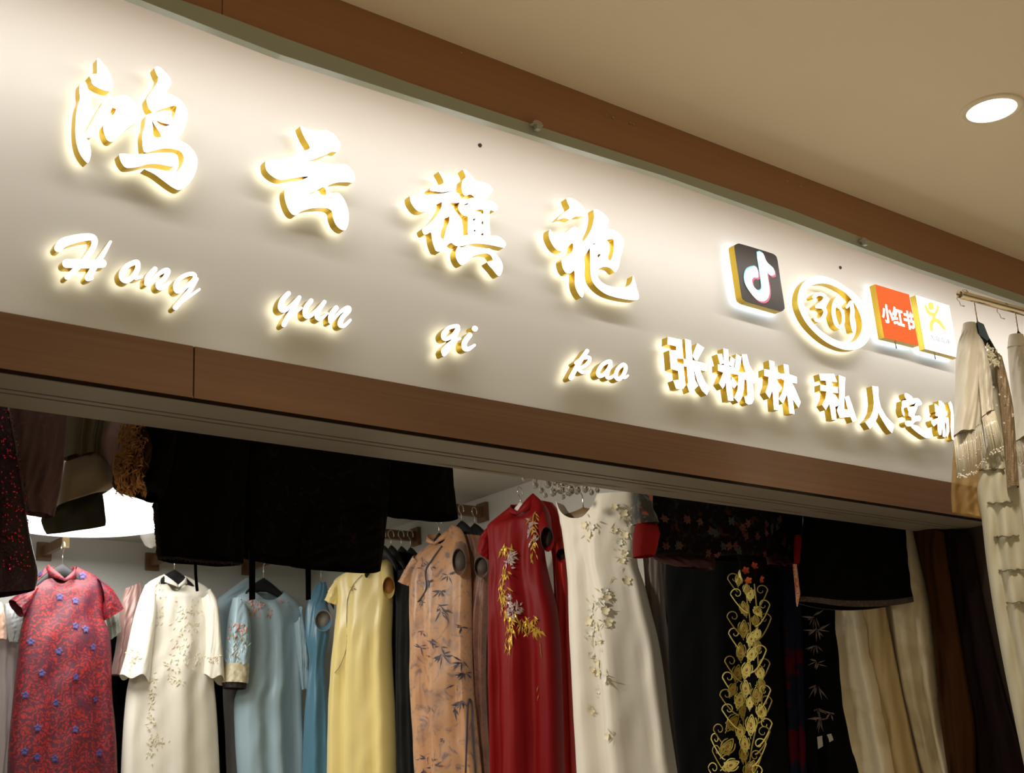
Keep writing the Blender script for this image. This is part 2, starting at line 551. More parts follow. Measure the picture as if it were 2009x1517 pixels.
# 1: hong
o1, s1 = (100, 80), 4.7406
brush('large lit brush character, the first at the far left, of water dots and bird', o1, s1, [
    [(434, 163), (470, 195), (520, 255), (560, 340), (574, 400), (568, 440), (548, 465), (500, 462), (430, 432), (385, 400), (376, 362), (358, 325), (395, 310), (428, 303), (430, 240)],
    [(285, 388), (320, 400), (345, 450), (372, 540), (385, 600), (378, 670), (345, 720), (328, 790), (302, 885), (345, 925), (372, 1040), (350, 1128), (320, 1120), (270, 1050), (240, 960), (228, 850), (232, 720), (245, 620), (270, 540), (265, 480), (268, 418)],
    [(512, 540), (470, 600), (430, 660), (388, 740), (342, 820), (302, 888), (365, 900), (430, 842), (480, 750), (540, 680), (565, 632), (600, 560), (620, 520)],
    [(606, 640), (570, 700), (505, 770), (488, 795), (492, 850), (520, 915), (545, 935), (575, 935), (620, 900), (690, 830), (760, 780), (812, 742), (812, 715), (798, 660), (788, 600), (758, 545), (690, 507), (625, 518), (590, 570), (575, 620)],
    ([(965, 250), (1010, 245), (1060, 290), (1105, 345), (1118, 390), (1100, 430), (1068, 490), (1120, 500), (1190, 540), (1240, 600), (1268, 660), (1262, 750), (1230, 840), (1185, 905), (1200, 930), (1270, 965), (1330, 1030), (1362, 1110), (1345, 1220), (1290, 1320), (1205, 1385), (1140, 1368), (1050, 1305), (960, 1238), (870, 1192), (960, 1200), (1060, 1212), (1160, 1222), (1215, 1165), (1235, 1085), (1190, 1020), (1060, 1000), (960, 1020), (870, 1036), (850, 930), (852, 860), (872, 800), (878, 740), (890, 690), (940, 670), (905, 620), (890, 550), (905, 515), (945, 455), (982, 400), (998, 345), (982, 310)],
     [[(958, 670), (1050, 627), (1158, 605), (1162, 650), (1132, 725), (1112, 668), (1060, 648)], [(980, 740), (1030, 762), (1105, 782), (1060, 794), (1010, 776)], [(938, 742), (962, 780), (1026, 888), (955, 890), (948, 800)]]),
    [(645, 1050), (760, 1058), (900, 1050), (1060, 1040), (1150, 1050), (1182, 1088), (1165, 1135), (1132, 1170), (1000, 1146), (900, 1147), (830, 1167), (740, 1182), (690, 1175), (655, 1130), (640, 1090)],
], group=GB)
# 2: yun
o2, s2 = (480, 220), 5.8333
brush('large lit brush character, second from left, two bars over a triangular hook', o2, s2, [
    ([(640, 160), (680, 176), (740, 200), (840, 208), (950, 212), (1010, 245), (1060, 300), (1090, 360), (1085, 415), (1058, 457), (1000, 453), (920, 490), (820, 528), (760, 546), (700, 556), (800, 564), (900, 580), (1000, 595), (1140, 595), (1200, 630), (1245, 690), (1262, 745), (1255, 790), (1226, 806), (1150, 800), (1050, 806), (955, 840), (950, 890), (990, 925), (1060, 922), (1100, 950), (1150, 1020), (1185, 1130), (1192, 1220), (1175, 1310), (1145, 1352), (1090, 1335), (1040, 1280), (1010, 1200), (1000, 1140), (970, 1110), (910, 1095), (800, 1098), (720, 1110), (640, 1140), (590, 1180), (540, 1165), (500, 1110), (470, 1030), (455, 950), (465, 882), (520, 850), (620, 795), (735, 737), (600, 748), (480, 768), (420, 776), (360, 760), (300, 722), (255, 672), (238, 620), (246, 552), (330, 545), (430, 540), (520, 520), (600, 490), (690, 442), (748, 408), (690, 300), (650, 210)],
     [[(722, 938), (810, 902), (908, 858), (930, 950), (825, 934)]])], smooth=3, group=GB)
# 3: qi
o3, s3 = (780, 320), 6.3217
brush('large lit brush character, third from left, the densest with small square eyes', o3, s3, [
    [(512, 105), (580, 130), (660, 168), (700, 200), (715, 280), (702, 345), (650, 348), (560, 362), (470, 352), (400, 336), (440, 285), (520, 272), (572, 242), (545, 170)],
    [(158, 405), (200, 432), (260, 430), (340, 405), (400, 388), (560, 378), (680, 352), (760, 380), (790, 450), (770, 490), (650, 492), (560, 480), (470, 522), (400, 570), (340, 598), (285, 605), (235, 582), (190, 530), (160, 470)],
    [(560, 470), (548, 530), (525, 585), (470, 672), (400, 745), (320, 808), (305, 835), (325, 880), (360, 885), (414, 860), (430, 960), (462, 1060), (490, 1096), (540, 1092), (600, 1040), (640, 980), (560, 940), (532, 900), (575, 700), (638, 660), (650, 510)],
    [(642, 495), (690, 560), (740, 620), (788, 690), (805, 760), (812, 890), (760, 955), (680, 985), (620, 1010), (560, 1080), (520, 1100), (560, 990), (602, 820), (640, 720), (642, 600)],
    [(812, 80), (860, 92), (900, 140), (980, 222), (1090, 242), (1150, 280), (1182, 330), (1150, 385), (1090, 438), (980, 442), (915, 392), (850, 402), (815, 390), (798, 340), (795, 270), (808, 212), (838, 185), (842, 150)],
    ([(790, 470), (850, 462), (915, 430), (1000, 438), (1090, 450), (1180, 475), (1232, 520), (1242, 560), (1205, 598), (1145, 592), (1140, 740), (1140, 910), (1010, 915), (880, 900), (872, 780), (868, 662), (830, 655), (790, 630), (754, 570), (757, 520)],
     [[(960, 590), (1055, 578), (1058, 635), (1020, 605)], [(935, 695), (970, 690), (945, 716)], [(1040, 740), (1060, 716), (1060, 765)], [(945, 826), (972, 838), (950, 850)], [(1030, 890), (1060, 866), (1065, 896)], [(825, 514), (870, 498), (872, 512), (842, 522)]]),
    [(666, 975), (740, 960), (810, 905), (880, 890), (1000, 895), (1140, 905), (1240, 905), (1310, 950), (1342, 1000), (1330, 1042), (1300, 1048), (1140, 1013), (1010, 998), (920, 1000), (840, 1020), (750, 1032), (700, 1012)],
    [(750, 1036), (800, 1050), (880, 1022), (960, 1040), (1040, 1068), (1140, 1060), (1220, 1130), (1270, 1190), (1302, 1260), (1300, 1330), (1275, 1390), (1242, 1395), (1180, 1320), (1110, 1232), (1182, 1208), (1150, 1140), (1090, 1120), (1030, 1125), (930, 1160), (860, 1230), (800, 1265), (760, 1240), (725, 1170), (722, 1100)],
], smooth=3, group=GB)
# 4: pao
o4, s4 = (1050, 370), 6.3227
brush('large lit brush character, fourth and rightmost of the big ones, with a long hooked tail', o4, s4, [
    [(390, 125), (440, 115), (510, 150), (580, 212), (618, 290), (608, 335), (560, 345), (500, 346), (430, 382), (370, 366), (325, 372), (275, 386), (330, 325), (393, 272), (427, 237), (404, 180)],
    [(185, 505), (215, 560), (262, 588), (330, 568), (400, 530), (460, 484), (500, 475), (545, 512), (575, 570), (592, 660), (640, 690), (715, 650), (680, 730), (640, 790), (606, 840), (612, 900), (614, 1000), (602, 1200), (604, 1290), (583, 1350), (540, 1310), (502, 1230), (490, 1150), (485, 1022), (440, 1050), (390, 1050), (350, 1000), (330, 930), (332, 880), (400, 830), (463, 770), (463, 674), (400, 732), (345, 777), (280, 765), (230, 720), (190, 650), (170, 590), (170, 540)],
    [(725, 265), (770, 262), (850, 312), (905, 380), (912, 410), (880, 500), (820, 560), (762, 640), (745, 680), (705, 692), (642, 790), (614, 832), (592, 760), (585, 682), (640, 605), (690, 515), (718, 430), (730, 340)],
    ([(760, 560), (880, 500), (950, 505), (1030, 550), (1082, 612), (1102, 670), (1085, 760), (1060, 850), (1040, 960), (1012, 1020), (985, 1035), (930, 985), (850, 970), (782, 1000), (770, 1060), (790, 1120), (850, 1180), (940, 1215), (1040, 1228), (1110, 1228), (1180, 1190), (1205, 1130), (1214, 1082), (1240, 1150), (1262, 1240), (1285, 1320), (1280, 1370), (1230, 1385), (1130, 1375), (1000, 1350), (880, 1310), (780, 1240), (710, 1150), (685, 1050), (680, 900), (680, 740), (702, 695), (745, 685)],
     [[(880, 640), (960, 626), (974, 655), (970, 780), (940, 885), (906, 880), (906, 840), (926, 760), (915, 670)], [(776, 820), (812, 818), (780, 858)]]),
], smooth=3, group=GB)


def script(label, org, sc, strokes, group):
    pr = []
    for st in strokes:
        path, w = st[0], st[1]
        closed = len(st) > 2 and st[2]
        w = [a / sc for a in w] if isinstance(w, list) else w / sc
        pr.append(stroke_prism(z2p(path, org, sc), w, closed=closed))
    return build_letter('script_letter', label, 'sign letter', pr, group)


GS = 'small script letters under the big characters'
oa, sa = (80, 440), 5.909
script('small lit script capital H at the far left', oa, sa, [
    ([(205, 275), (260, 215), (380, 175), (510, 150), (600, 155), (625, 210), (590, 300), (500, 420), (400, 530), (305, 612)], [95, 105, 95, 85, 75, 70, 62, 60, 62, 60]),
    ([(300, 455), (450, 458), (600, 460), (715, 455)], [100, 102, 100, 95]),
    ([(808, 205), (720, 350), (620, 500), (560, 600), (545, 628), (590, 625)], [30, 55, 66, 70, 62, 45])], GS)
script('small lit script letter o just right of the capital H', oa, sa, [
    ([(1100, 440), (1010, 480), (940, 560), (945, 630), (1000, 655), (1075, 600), (1120, 520), (1125, 460)], 58, True),
    ([(1075, 590), (1100, 622), (1170, 612)], [50, 45, 30])], GS)
script('small lit script letter n in the first word, right of o', oa, sa, [
    ([(1325, 520), (1245, 610), (1225, 690)], [55, 62, 50]),
    ([(1245, 690), (1340, 600), (1430, 540), (1475, 545), (1440, 620), (1365, 690), (1375, 735), (1430, 725), (1500, 670)], [36, 40, 52, 60, 56, 60, 58, 45, 28])], GS)
script('small lit script letter g with a long tail ending the first word', oa, sa, [
    ([(1760, 575), (1660, 600), (1575, 670), (1560, 745), (1600, 780), (1690, 720), (1785, 625)], 46, True),
    ([(1812, 635), (1740, 750), (1640, 870), (1560, 965)], [36, 50, 54, 58]),
    ([(1600, 920), (1720, 840), (1840, 755)], [30, 30, 26])], GS)
ob, sb = (510, 550), 4.4644
script('small lit script letter y beginning the second word', ob, sb, [
    ([(250, 115), (200, 170), (180, 235), (210, 262), (270, 225), (345, 150)], [40, 46, 46, 44, 32, 34]),
    ([(345, 150), (300, 240), (245, 320), (210, 388)], [34, 40, 42, 44]), ([(260, 320), (310, 285), (362, 242)], [24, 24, 20])], GS)
script('small lit script letter u in the middle of the second word', ob, sb, [
    ([(448, 180), (402, 245), (400, 305), (435, 312), (500, 262), (565, 190)], [40, 44, 44, 40, 32, 34]),
    ([(565, 190), (520, 255), (500, 315), (525, 338), (560, 318), (590, 288)], [34, 40, 42, 36, 26, 20])], GS)
script('small lit script letter n ending the second word', ob, sb, [
    ([(668, 242), (624, 305), (620, 362)], [42, 46, 40]),
    ([(626, 360), (700, 282), (765, 242), (778, 265), (720, 330), (702, 385), (735, 398), (792, 348)], [26, 30, 38, 42, 42, 44, 34, 22])], GS)
script('small lit figure-eight script letter, first of the third pair', ob, sb, [
    ([(1735, 405), (1660, 415), (1608, 465), (1610, 508), (1645, 512), (1700, 470)], 34, True),
    ([(1740, 430), (1690, 530), (1640, 615), (1612, 648)], [30, 36, 38, 36]),
    ([(1612, 648), (1605, 615), (1650, 560), (1700, 530), (1755, 512)], [30, 32, 26, 24, 18])], GS)
script('small lit script letter i with a round dot', ob, sb, [
    ([(1838, 480), (1792, 545), (1795, 595), (1830, 600), (1880, 568)], [44, 46, 46, 36, 22]),
    ([(1880, 424), (1884, 424)], [48, 48])], GS)
oc, sc_ = (1080, 640), 3.8635
script('small lit script letter p beginning the last word', oc, sc_, [
    ([(278, 188), (235, 250), (195, 315), (155, 392)], [30, 34, 34, 36]),
    ([(190, 280), (240, 245), (288, 238), (296, 262), (260, 300), (210, 325)], [22, 26, 28, 28, 26, 22]),
    ([(215, 330), (245, 350), (300, 342)], [26, 26, 18])], GS)
script('small lit script letter a in the last word', oc, sc_, [
    ([(450, 268), (395, 292), (362, 345), (372, 378), (410, 362), (448, 310)], 30, True),
    ([(446, 315), (428, 378), (452, 392), (490, 366)], [28, 30, 26, 18])], GS)
script('small lit script letter o ending the last word, beside the block characters', oc, sc_, [
    ([(548, 293), (508, 330), (495, 380), (520, 402), (555, 365), (570, 312)], 30, True),
    ([(545, 385), (565, 390), (588, 374)], [24, 20, 14])], GS)


def block(label, org, sc, polys, smooth=0):
    return build_letter('block_character', label, 'sign letter',
                        [poly_prism(z2p(p, org, sc), (), smooth) for p in polys], 'block characters below the logo tiles')


od, sd_ = (1280, 650), 10.1125
block('lit block character with a bow shape, leftmost of its row', od, sd_, [
    [(305, 112), (585, 172), (612, 548), (480, 540), (490, 625), (615, 655), (650, 1030), (655, 1080), (610, 1140), (540, 1150), (470, 1140), (415, 975), (525, 965), (510, 790), (365, 745), (335, 375), (470, 380), (470, 300), (300, 258)],
    [(645, 150), (762, 185), (790, 520), (800, 600), (690, 590), (665, 530)],
    [(890, 240), (1028, 330), (890, 580), (850, 575), (790, 490)],
    [(615, 545), (800, 575), (1078, 650), (1070, 795), (950, 770), (820, 735), (630, 695)],
    [(680, 690), (812, 722), (850, 970), (910, 1080), (840, 1150), (735, 1210), (690, 1080), (705, 1020)],
    [(820, 730), (950, 770), (985, 870), (1050, 1010), (1140, 1130), (1080, 1270), (985, 1180), (900, 1020), (850, 860)]])
oe, se = (1390, 670), 9.479
block('lit block character with a rice radical, second of its row', oe, se, [
    [(275, 130), (365, 150), (385, 440), (400, 600), (440, 870), (465, 1105), (365, 1100), (330, 870), (325, 740), (290, 440)],
    [(165, 235), (250, 230), (290, 410), (215, 425)], [(415, 275), (495, 335), (465, 490), (385, 440)],
    [(175, 430), (290, 440), (470, 490), (540, 510), (540, 620), (400, 590), (270, 575), (180, 545)],
    [(275, 580), (340, 600), (325, 740), (300, 830), (265, 880), (195, 780)], [(430, 660), (470, 690), (540, 795), (480, 875), (430, 820)],
    [(515, 235), (615, 285), (595, 440), (560, 560), (470, 540), (500, 400)], [(620, 240), (710, 240), (760, 430), (870, 640), (845, 790), (770, 720), (690, 570), (640, 400)],
    [(540, 560), (700, 580), (830, 650), (840, 760), (700, 715), (560, 690)], [(560, 640), (670, 690), (660, 880), (620, 1050), (560, 1140), (480, 1050), (540, 900)],
    [(705, 690), (820, 740), (835, 900), (845, 1080), (810, 1160), (740, 1175), (690, 1140), (665, 1020), (725, 1010)]])
block('lit block character of two trees, third of its row', oe, se, [
    [(1125, 350), (1220, 375), (1240, 600), (1300, 960), (1310, 1280), (1220, 1270), (1195, 980), (1150, 600)], [(1035, 515), (1130, 530), (1330, 590), (1330, 700), (1250, 690), (1040, 640)],
    [(1120, 650), (1200, 680), (1190, 900), (1135, 1060), (1060, 950), (1110, 800)], [(1270, 720), (1370, 870), (1310, 945), (1250, 860)],
    [(1395, 420), (1485, 440), (1500, 620), (1560, 1000), (1600, 1350), (1510, 1340), (1470, 1050), (1420, 620)], [(1335, 600), (1500, 610), (1640, 660), (1645, 780), (1500, 770), (1340, 690)],
    [(1410, 720), (1500, 780), (1470, 960), (1385, 1160), (1310, 1070), (1390, 900)], [(1500, 760), (1560, 780), (1620, 900), (1715, 1130), (1675, 1235), (1590, 1110), (1530, 960)]])
of, sf = (1580, 720), 10.111
block('lit block character with a triangular right half, fourth of its row', of, sf, [
    [(275, 140), (570, 140), (630, 300), (520, 290), (405, 275), (300, 265)], [(295, 350), (400, 370), (640, 400), (650, 520), (540, 510), (410, 485), (300, 470)],
    [(410, 280), (520, 290), (540, 500), (590, 760), (620, 1055), (530, 1045), (480, 750), (430, 480)], [(420, 480), (500, 520), (470, 740), (405, 855), (335, 755), (400, 620)],
    [(560, 540), (600, 560), (675, 690), (665, 760), (605, 790), (560, 700)],
    [(665, 165), (790, 210), (780, 560), (770, 840), (860, 850), (900, 990), (780, 1000), (680, 1005), (625, 860), (665, 760), (670, 500)], [(785, 600), (860, 570), (930, 760), (1025, 1060), (940, 1095), (880, 960), (820, 760)]])
block('lit block character of two spreading strokes, fifth of its row', of, sf, [
    [(1325, 380), (1445, 395), (1455, 600), (1470, 760), (1430, 1000), (1360, 1140), (1280, 1230), (1190, 1100), (1280, 1010), (1340, 880), (1360, 720), (1345, 540)],
    [(1450, 600), (1500, 800), (1600, 980), (1770, 1160), (1720, 1315), (1640, 1230), (1530, 1060), (1460, 930), (1420, 800)]])
og, sg = (1740, 740), 10.1133
block('lit brush-like character under a roof stroke, sixth of its row', og, sg, [
    [(350, 330), (400, 325), (470, 365), (515, 420), (460, 450), (375, 430)],
    [(305, 470), (370, 460), (430, 432), (520, 420), (600, 420), (650, 450), (690, 510), (685, 550), (640, 560), (600, 585), (545, 600), (575, 500), (540, 530), (490, 545), (420, 560), (350, 590), (330, 650), (350, 720), (340, 780), (300, 700), (290, 620), (300, 560)],
    [(400, 600), (470, 590), (600, 585), (575, 680), (545, 770), (640, 765), (680, 810), (660, 870), (560, 885), (500, 960), (430, 980), (370, 950), (360, 890), (430, 860), (490, 870), (480, 790), (430, 770), (430, 680)],
    [(490, 955), (600, 960), (700, 1040), (800, 1080), (890, 1140), (880, 1190), (780, 1210), (690, 1160), (590, 1090), (490, 1000)]], 2)
block('lit brush-like character with a knife radical, last of its row beside the capelet dress', og, sg, [
    [(945, 530), (1000, 550), (1045, 640), (1000, 730), (960, 690)], [(1030, 470), (1090, 480), (1110, 620), (1110, 900), (1080, 1150), (1040, 1150), (1010, 1060), (1000, 900), (1030, 720)],
    [(960, 730), (1060, 640), (1200, 680), (1200, 760), (1080, 790), (970, 770)], [(880, 860), (960, 830), (1100, 790), (1220, 800), (1230, 880), (1100, 860), (1000, 920), (930, 980), (890, 920)],
    [(1110, 500), (1150, 560), (1170, 700), (1150, 950), (1165, 1200), (1110, 1180), (1100, 950)], [(1150, 840), (1230, 880), (1240, 1080), (1200, 1200), (1170, 1160), (1180, 950)],
    [(1220, 520), (1260, 480), (1300, 560), (1320, 700), (1340, 900), (1340, 1260), (1290, 1230), (1262, 1000), (1270, 700)]])

# ---- logo tiles
M_tileblk = pmat('black_gloss_acrylic', (.028, .022, .018), .4, spec=.25)
M_red = emat('lit_orange_red', (1.0, .17, .045), 1.0)
M_cyan = emat('lit_cyan', (.35, .95, .98), 1.0)
M_pink = emat('lit_pink', (1.0, .28, .38), .9)
M_yel = emat('lit_yellow', (1.0, .93, .22), 1.0)
M_tile_w = emat('lit_white_tile', (.98, 1.0, 1.0), 1.6)
M_ink = pmat('faint_print', (.35, .35, .38), .6, emit=(.6, .62, .66), estr=.5)


def flat_poly(name, loops_px, y, mat, parent, smooth=0):
    vs = []
    for loop in loops_px:
        p = poly_prism(loop, (), smooth, y, y + .0012)
        vs += [p[0], p[1]]
    v, f = merge(vs)
    return obj(name, v, f, mat, parent)


ot, st = (1420, 465), 9.479
tile = build_letter('logo_tile', 'black rounded square logo tile with a glowing white note-like mark', 'logo tile',
                    [poly_prism(z2p([(196, 210), (212, 150), (268, 122), (340, 135), (620, 218), (880, 300), (955, 340), (1000, 430), (1060, 840), (1128, 1270), (1125, 1340), (1075, 1386), (1000, 1375), (720, 1295), (440, 1215), (370, 1170), (330, 1110), (262, 660)], ot, st), (), 2)],
                    face=M_tileblk, back=M_backc)
note = [(625, 285), (725, 300), (755, 385), (820, 490), (920, 580), (940, 690), (870, 702), (800, 655), (835, 880), (845, 1020), (820, 1120), (760, 1180), (680, 1180), (590, 1130), (480, 1000), (410, 880), (385, 760), (400, 650), (450, 580), (540, 550), (610, 565), (638, 740), (575, 737), (528, 765), (522, 830), (545, 905), (595, 970), (650, 1000), (700, 970), (705, 900), (690, 780), (655, 540)]
off = lambda dx, dy: z2p([(x + dx, y + dy) for x, y in note], ot, st)
flat_poly('pink_mark', [off(30, 46)], LF - .0012, M_pink, tile, 2)
flat_poly('cyan_mark', [off(-10, -14)], LF - .0024, M_cyan, tile, 2)
flat_poly('white_mark', [off(6, 8)], LF - .0036, M_face, tile, 2)

orr, sr = (1540, 530), 8.922
ring = poly_prism(z2p([(420, 150), (560, 105), (700, 115), (880, 180), (1060, 290), (1240, 430), (1390, 600), (1490, 800), (1520, 960), (1490, 1150), (1410, 1290), (1270, 1380), (1100, 1400), (930, 1360), (740, 1270), (560, 1130), (400, 960), (290, 780), (225, 580), (240, 390), (310, 240)], orr, sr),
                  [z2p([(470, 270), (600, 235), (740, 240), (900, 300), (1060, 400), (1200, 560), (1300, 740), (1345, 900), (1340, 1050), (1290, 1170), (1200, 1255), (1060, 1270), (900, 1230), (720, 1130), (560, 1000), (440, 850), (350, 660), (320, 500), (360, 370)], orr, sr)], 4)
build_letter('logo_ring', 'oval lit ring with gold sides around three numerals', 'logo', [ring])
GN = 'numerals inside the oval ring'
for lab, sts in (('curly lit numeral three inside the oval ring', [([(510, 470), (570, 425), (650, 425), (700, 465), (690, 525), (620, 590), (560, 640)], [66, 62, 58, 62, 64, 60, 60]), ([(560, 640), (650, 650), (705, 710), (695, 790), (640, 860), (570, 880), (530, 850)], [56, 60, 66, 70, 66, 60, 58])]),
                 ('slanted lit numeral six in the middle of the oval ring', [([(925, 475), (860, 600), (855, 780), (900, 940), (960, 1010)], [50, 62, 70, 70, 50]), ([(960, 1000), (1015, 930), (1020, 790), (985, 690), (940, 660)], [48, 52, 52, 44, 30])]),
                 ('lit numeral one, rightmost inside the oval ring', [([(1085, 650), (1155, 560)], [44, 54]), ([(1165, 570), (1180, 720), (1175, 880), (1208, 1060)], [62, 72, 74, 60])])):
    build_letter('lit_numeral', lab, 'numeral', [stroke_prism(z2p(p, orr, sr), [a / sr for a in w]) for p, w in sts], GN)

oq, sq = (1700, 550), 9.195
red = build_letter('logo_tile', 'orange-red square logo tile with three white characters', 'logo tile',
                   [poly_prism(z2p([(155, 72), (768, 258), (940, 1185), (318, 1035)], oq, sq))], face=M_red, back=M_backc)
wt = build_letter('logo_tile', 'white square logo tile with a yellow stick figure, rightmost of the tiles', 'logo tile',
                  [poly_prism(z2p([(885, 270), (1490, 455), (1660, 1400), (1055, 1240)], oq, sq))], face=M_tile_w, back=M_backc)


def lettering(name, body, p_left, p_right, hpx, y, mat, parent, squash=1.0, bold=.02):
    """flat lettering whose mid line runs between two photo points on the plane y"""
    cu = bpy.data.curves.new('tmp', 'FONT'); cu.body = body; cu.extrude = .001; cu.offset = bold
    cu.align_x = 'LEFT'
    o = bpy.data.objects.new('tmp', cu); me = bpy.data.meshes.new_from_object(o)
    co = np.array([v.co[:] for v in me.vertices]); fs = [tuple(p.vertices) for p in me.polygons]
    bpy.data.objects.remove(o); bpy.data.curves.remove(cu); bpy.data.meshes.remove(me)
    A, B = at(*p_left, y=y), at(*p_right, y=y)
    top = at(p_left[0], p_left[1] - hpx / 2, y=y)[2]; bot = at(p_left[0], p_left[1] + hpx / 2, y=y)[2]
    lo, hi = co.min(0), co.max(0)
    u = (co[:, 0] - lo[0]) / (hi[0] - lo[0]); v = (co[:, 1] - lo[1]) / (hi[1] - lo[1])
    V = [(A[0] + (B[0] - A[0]) * a, y - c, (A[2] + B[2]) / 2 + (top - bot) * (b - .5)) for a, b, c in zip(u, v, co[:, 2] - lo[2])]
    return obj(name, V, fs, mat, parent)


pq = lambda x, y: z2p([(x, y)], oq, sq)[0]
lettering('white_lettering', '小红书', pq(272, 590), pq(850, 735), 36, LF - .0022, M_face, red, bold=.022)
sf_ = lambda path, w: stroke_prism(z2p(path, oq, sq), [a / sq for a in w] if isinstance(w, list) else w / sq, LF - .0015, LF)


def strokes_on(name, sts, mat, parent):
    v, f = merge([g for s in sts for g in sf_(*s)[:2]])
    return obj(name, v, f, mat, parent)


strokes_on('yellow_head', [([(1160, 440), (1172, 490)], [92, 92])], M_yel, wt)
strokes_on('yellow_figure', [([(1065, 450), (1110, 560), (1190, 615), (1260, 580), (1292, 465)], [26, 46, 56, 46, 26]),
                             ([(1218, 610), (1215, 720)], [56, 60]),
                             ([(1178, 900), (1172, 790), (1225, 720), (1310, 750), (1412, 880)], [40, 58, 66, 58, 30])], M_yel, wt)
lettering('small_lettering', '大众点评', pq(1140, 1030), pq(1500, 1110), 11, LF - .0015, M_ink, wt, bold=.0)
for px, py in ((1761.5, 676), (1838, 697)):
    p = at(px, py, y=-.02)
    tube('bracket_pin', [(p[0], -.004, p[2] + .012), (p[0], -.012, p[2] + .004), (p[0], -.012, p[2] - .012)], .0016, M_chrome, red if px < 1800 else wt, 6)

# ------------------------------------------------------------------ shop fittings
lamp = thing('ceiling_lamp', 'large round white ceiling lamp glowing behind the hanging coats', 'ceiling lamp', (*LAMP, SHOP_Z))
lathe_z('lamp_rim', LAMP, [(.43, SHOP_Z), (.45, SHOP_Z - .03), (.45, SHOP_Z - .085), (.435, SHOP_Z - .1)], emat('lamp_rim_glow', (1, .99, .95), 1.6), lamp, 64)
v, f = disc_geo(LAMP, .435, SHOP_Z - .1, 64)
obj('diffuser', v, f, emat('lamp_glow', (1, 1, .97), 3.0), lamp)

fill_lamp = thing('ceiling_lamp', 'added unseen round fill lamp nearer the shop front, hidden above the coats', 'ceiling lamp', (1.2, 1.9, SHOP_Z))
lathe_z('lamp_rim', (1.2, 1.9), [(.41, SHOP_Z), (.42, SHOP_Z - .02), (.42, SHOP_Z - .05), (.40, SHOP_Z - .06)], emat('lamp_rim_glow', (1, .99, .95), 1.6), fill_lamp, 48)
v, f = disc_geo((1.2, 1.9), .40, SHOP_Z - .06, 48)
obj('diffuser', v, f, emat('lamp_glow', (1, 1, .97), 3.0), fill_lamp)
dspt = thing('track_spotlight', 'small white track spotlight behind the header, aimed at the right wall', 'spotlight', (1.75, 1.25, SHOP_Z))
tube('stem', [(1.75, 1.25, SHOP_Z), (1.75, 1.25, 2.95)], .008, M_white, dspt, 8)
dv = np.array([3.75 - 1.75, 1.7 - 1.25, 1.9 - 2.9]); dv /= np.linalg.norm(dv); q0 = np.array([1.75, 1.25, 2.9])
tube('housing', [q0 - dv * .14, q0 - dv * .13, q0 - dv * .03], [.03, .042, .045], M_white, dspt, 20)
p = at(568, 1091, y=BACK_Y - .10)
sp = thing('wall_spotlight', 'tiny round white spotlight on the back wall under the black coat', 'spotlight', (p[0], p[1] + .1, p[2]))
v, f = tube_geo([(p[0], BACK_Y, p[2]), (p[0], p[1] + .05, p[2]), (p[0], p[1] + .03, p[2]), (p[0], p[1], p[2])], [.03, .03, .05, .055], 24)
obj('housing', v, f, M_white, sp, True)
v = [(p[0] + .042 * math.cos(2 * math.pi * k / 24), p[1] - .002, p[2] + .042 * math.sin(2 * math.pi * k / 24)) for k in range(24)]
obj('lens', v, [tuple(range(24))], emat('spot_glow', (1, .99, .95), 3.0), sp)
p = at(297, 1042, y=3.9)
cn = thing('pendant_bulb', 'small white bulb hanging beside the black coat sleeve', 'bulb', p)
pr = [(.006, p[2] + .5), (.012, p[2] + .10), (.03, p[2] + .08), (.05, p[2] + .02), (.055, p[2] - .03), (.03, p[2] - .075), (.004, p[2] - .09)]
lathe_z('bulb', (p[0], p[1]), pr[1:], M_white, cn, 20)
tube('cord', [(p[0], p[1], p[2] + .1), (p[0], p[1], SHOP_Z)], .004, M_blackp, cn, 6)


def bracket(px, py, wall, length, label):
    """wooden hanging arm fixed square to a wall with an end plate"""
    if wall == 'back':
        p = at(px, py, y=BACK_Y); d = np.array([0, -1., 0]); u = np.array([1., 0, 0])
    else:
        p = at(px, py, x=RIGHT_X); d = np.array([-1., 0, 0]); u = np.array([0, 1., 0])
    t = thing('hanging_bracket', label, 'bracket', p, 'wooden hanging brackets')

    def bx(nm, a, b, w, h, mat):
        V = []
        for q in (a, b):
            for su, sz in ((-1, -1), (1, -1), (1, 1), (-1, 1)):
                V.append(p + d * q + u * su * w / 2 + np.array([0, 0, sz * h / 2]))
        obj(nm, V, [(0, 1, 2, 3), (7, 6, 5, 4), (0, 4, 5, 1), (1, 5, 6, 2), (2, 6, 7, 3), (3, 7, 4, 0)], mat, t)
    bx('wall_plate', 0, .02, .075, .095, M_wood)
    bx('arm', .02, length, .028, .05, M_wood)
    bx('end_cap', length, length + .012, .034, .07, M_woodend)
    return p, d


br1 = bracket(85, 1083, 'back', .30, 'wooden wall bracket above the red jacquard dress')
br2 = bracket(297, 1103, 'back', .30, 'wooden wall bracket above the ivory jacket, half hidden by the coat')
br3 = bracket(485, 1113, 'back', .36, 'wooden wall bracket above the light blue dress')
br4 = bracket(818, 1054, 'right', .30, 'wooden bracket on the right wall above the yellow dress')
br5 = bracket(950, 1006, 'right', .42, 'wooden bracket on the right wall above the tan bamboo dress')

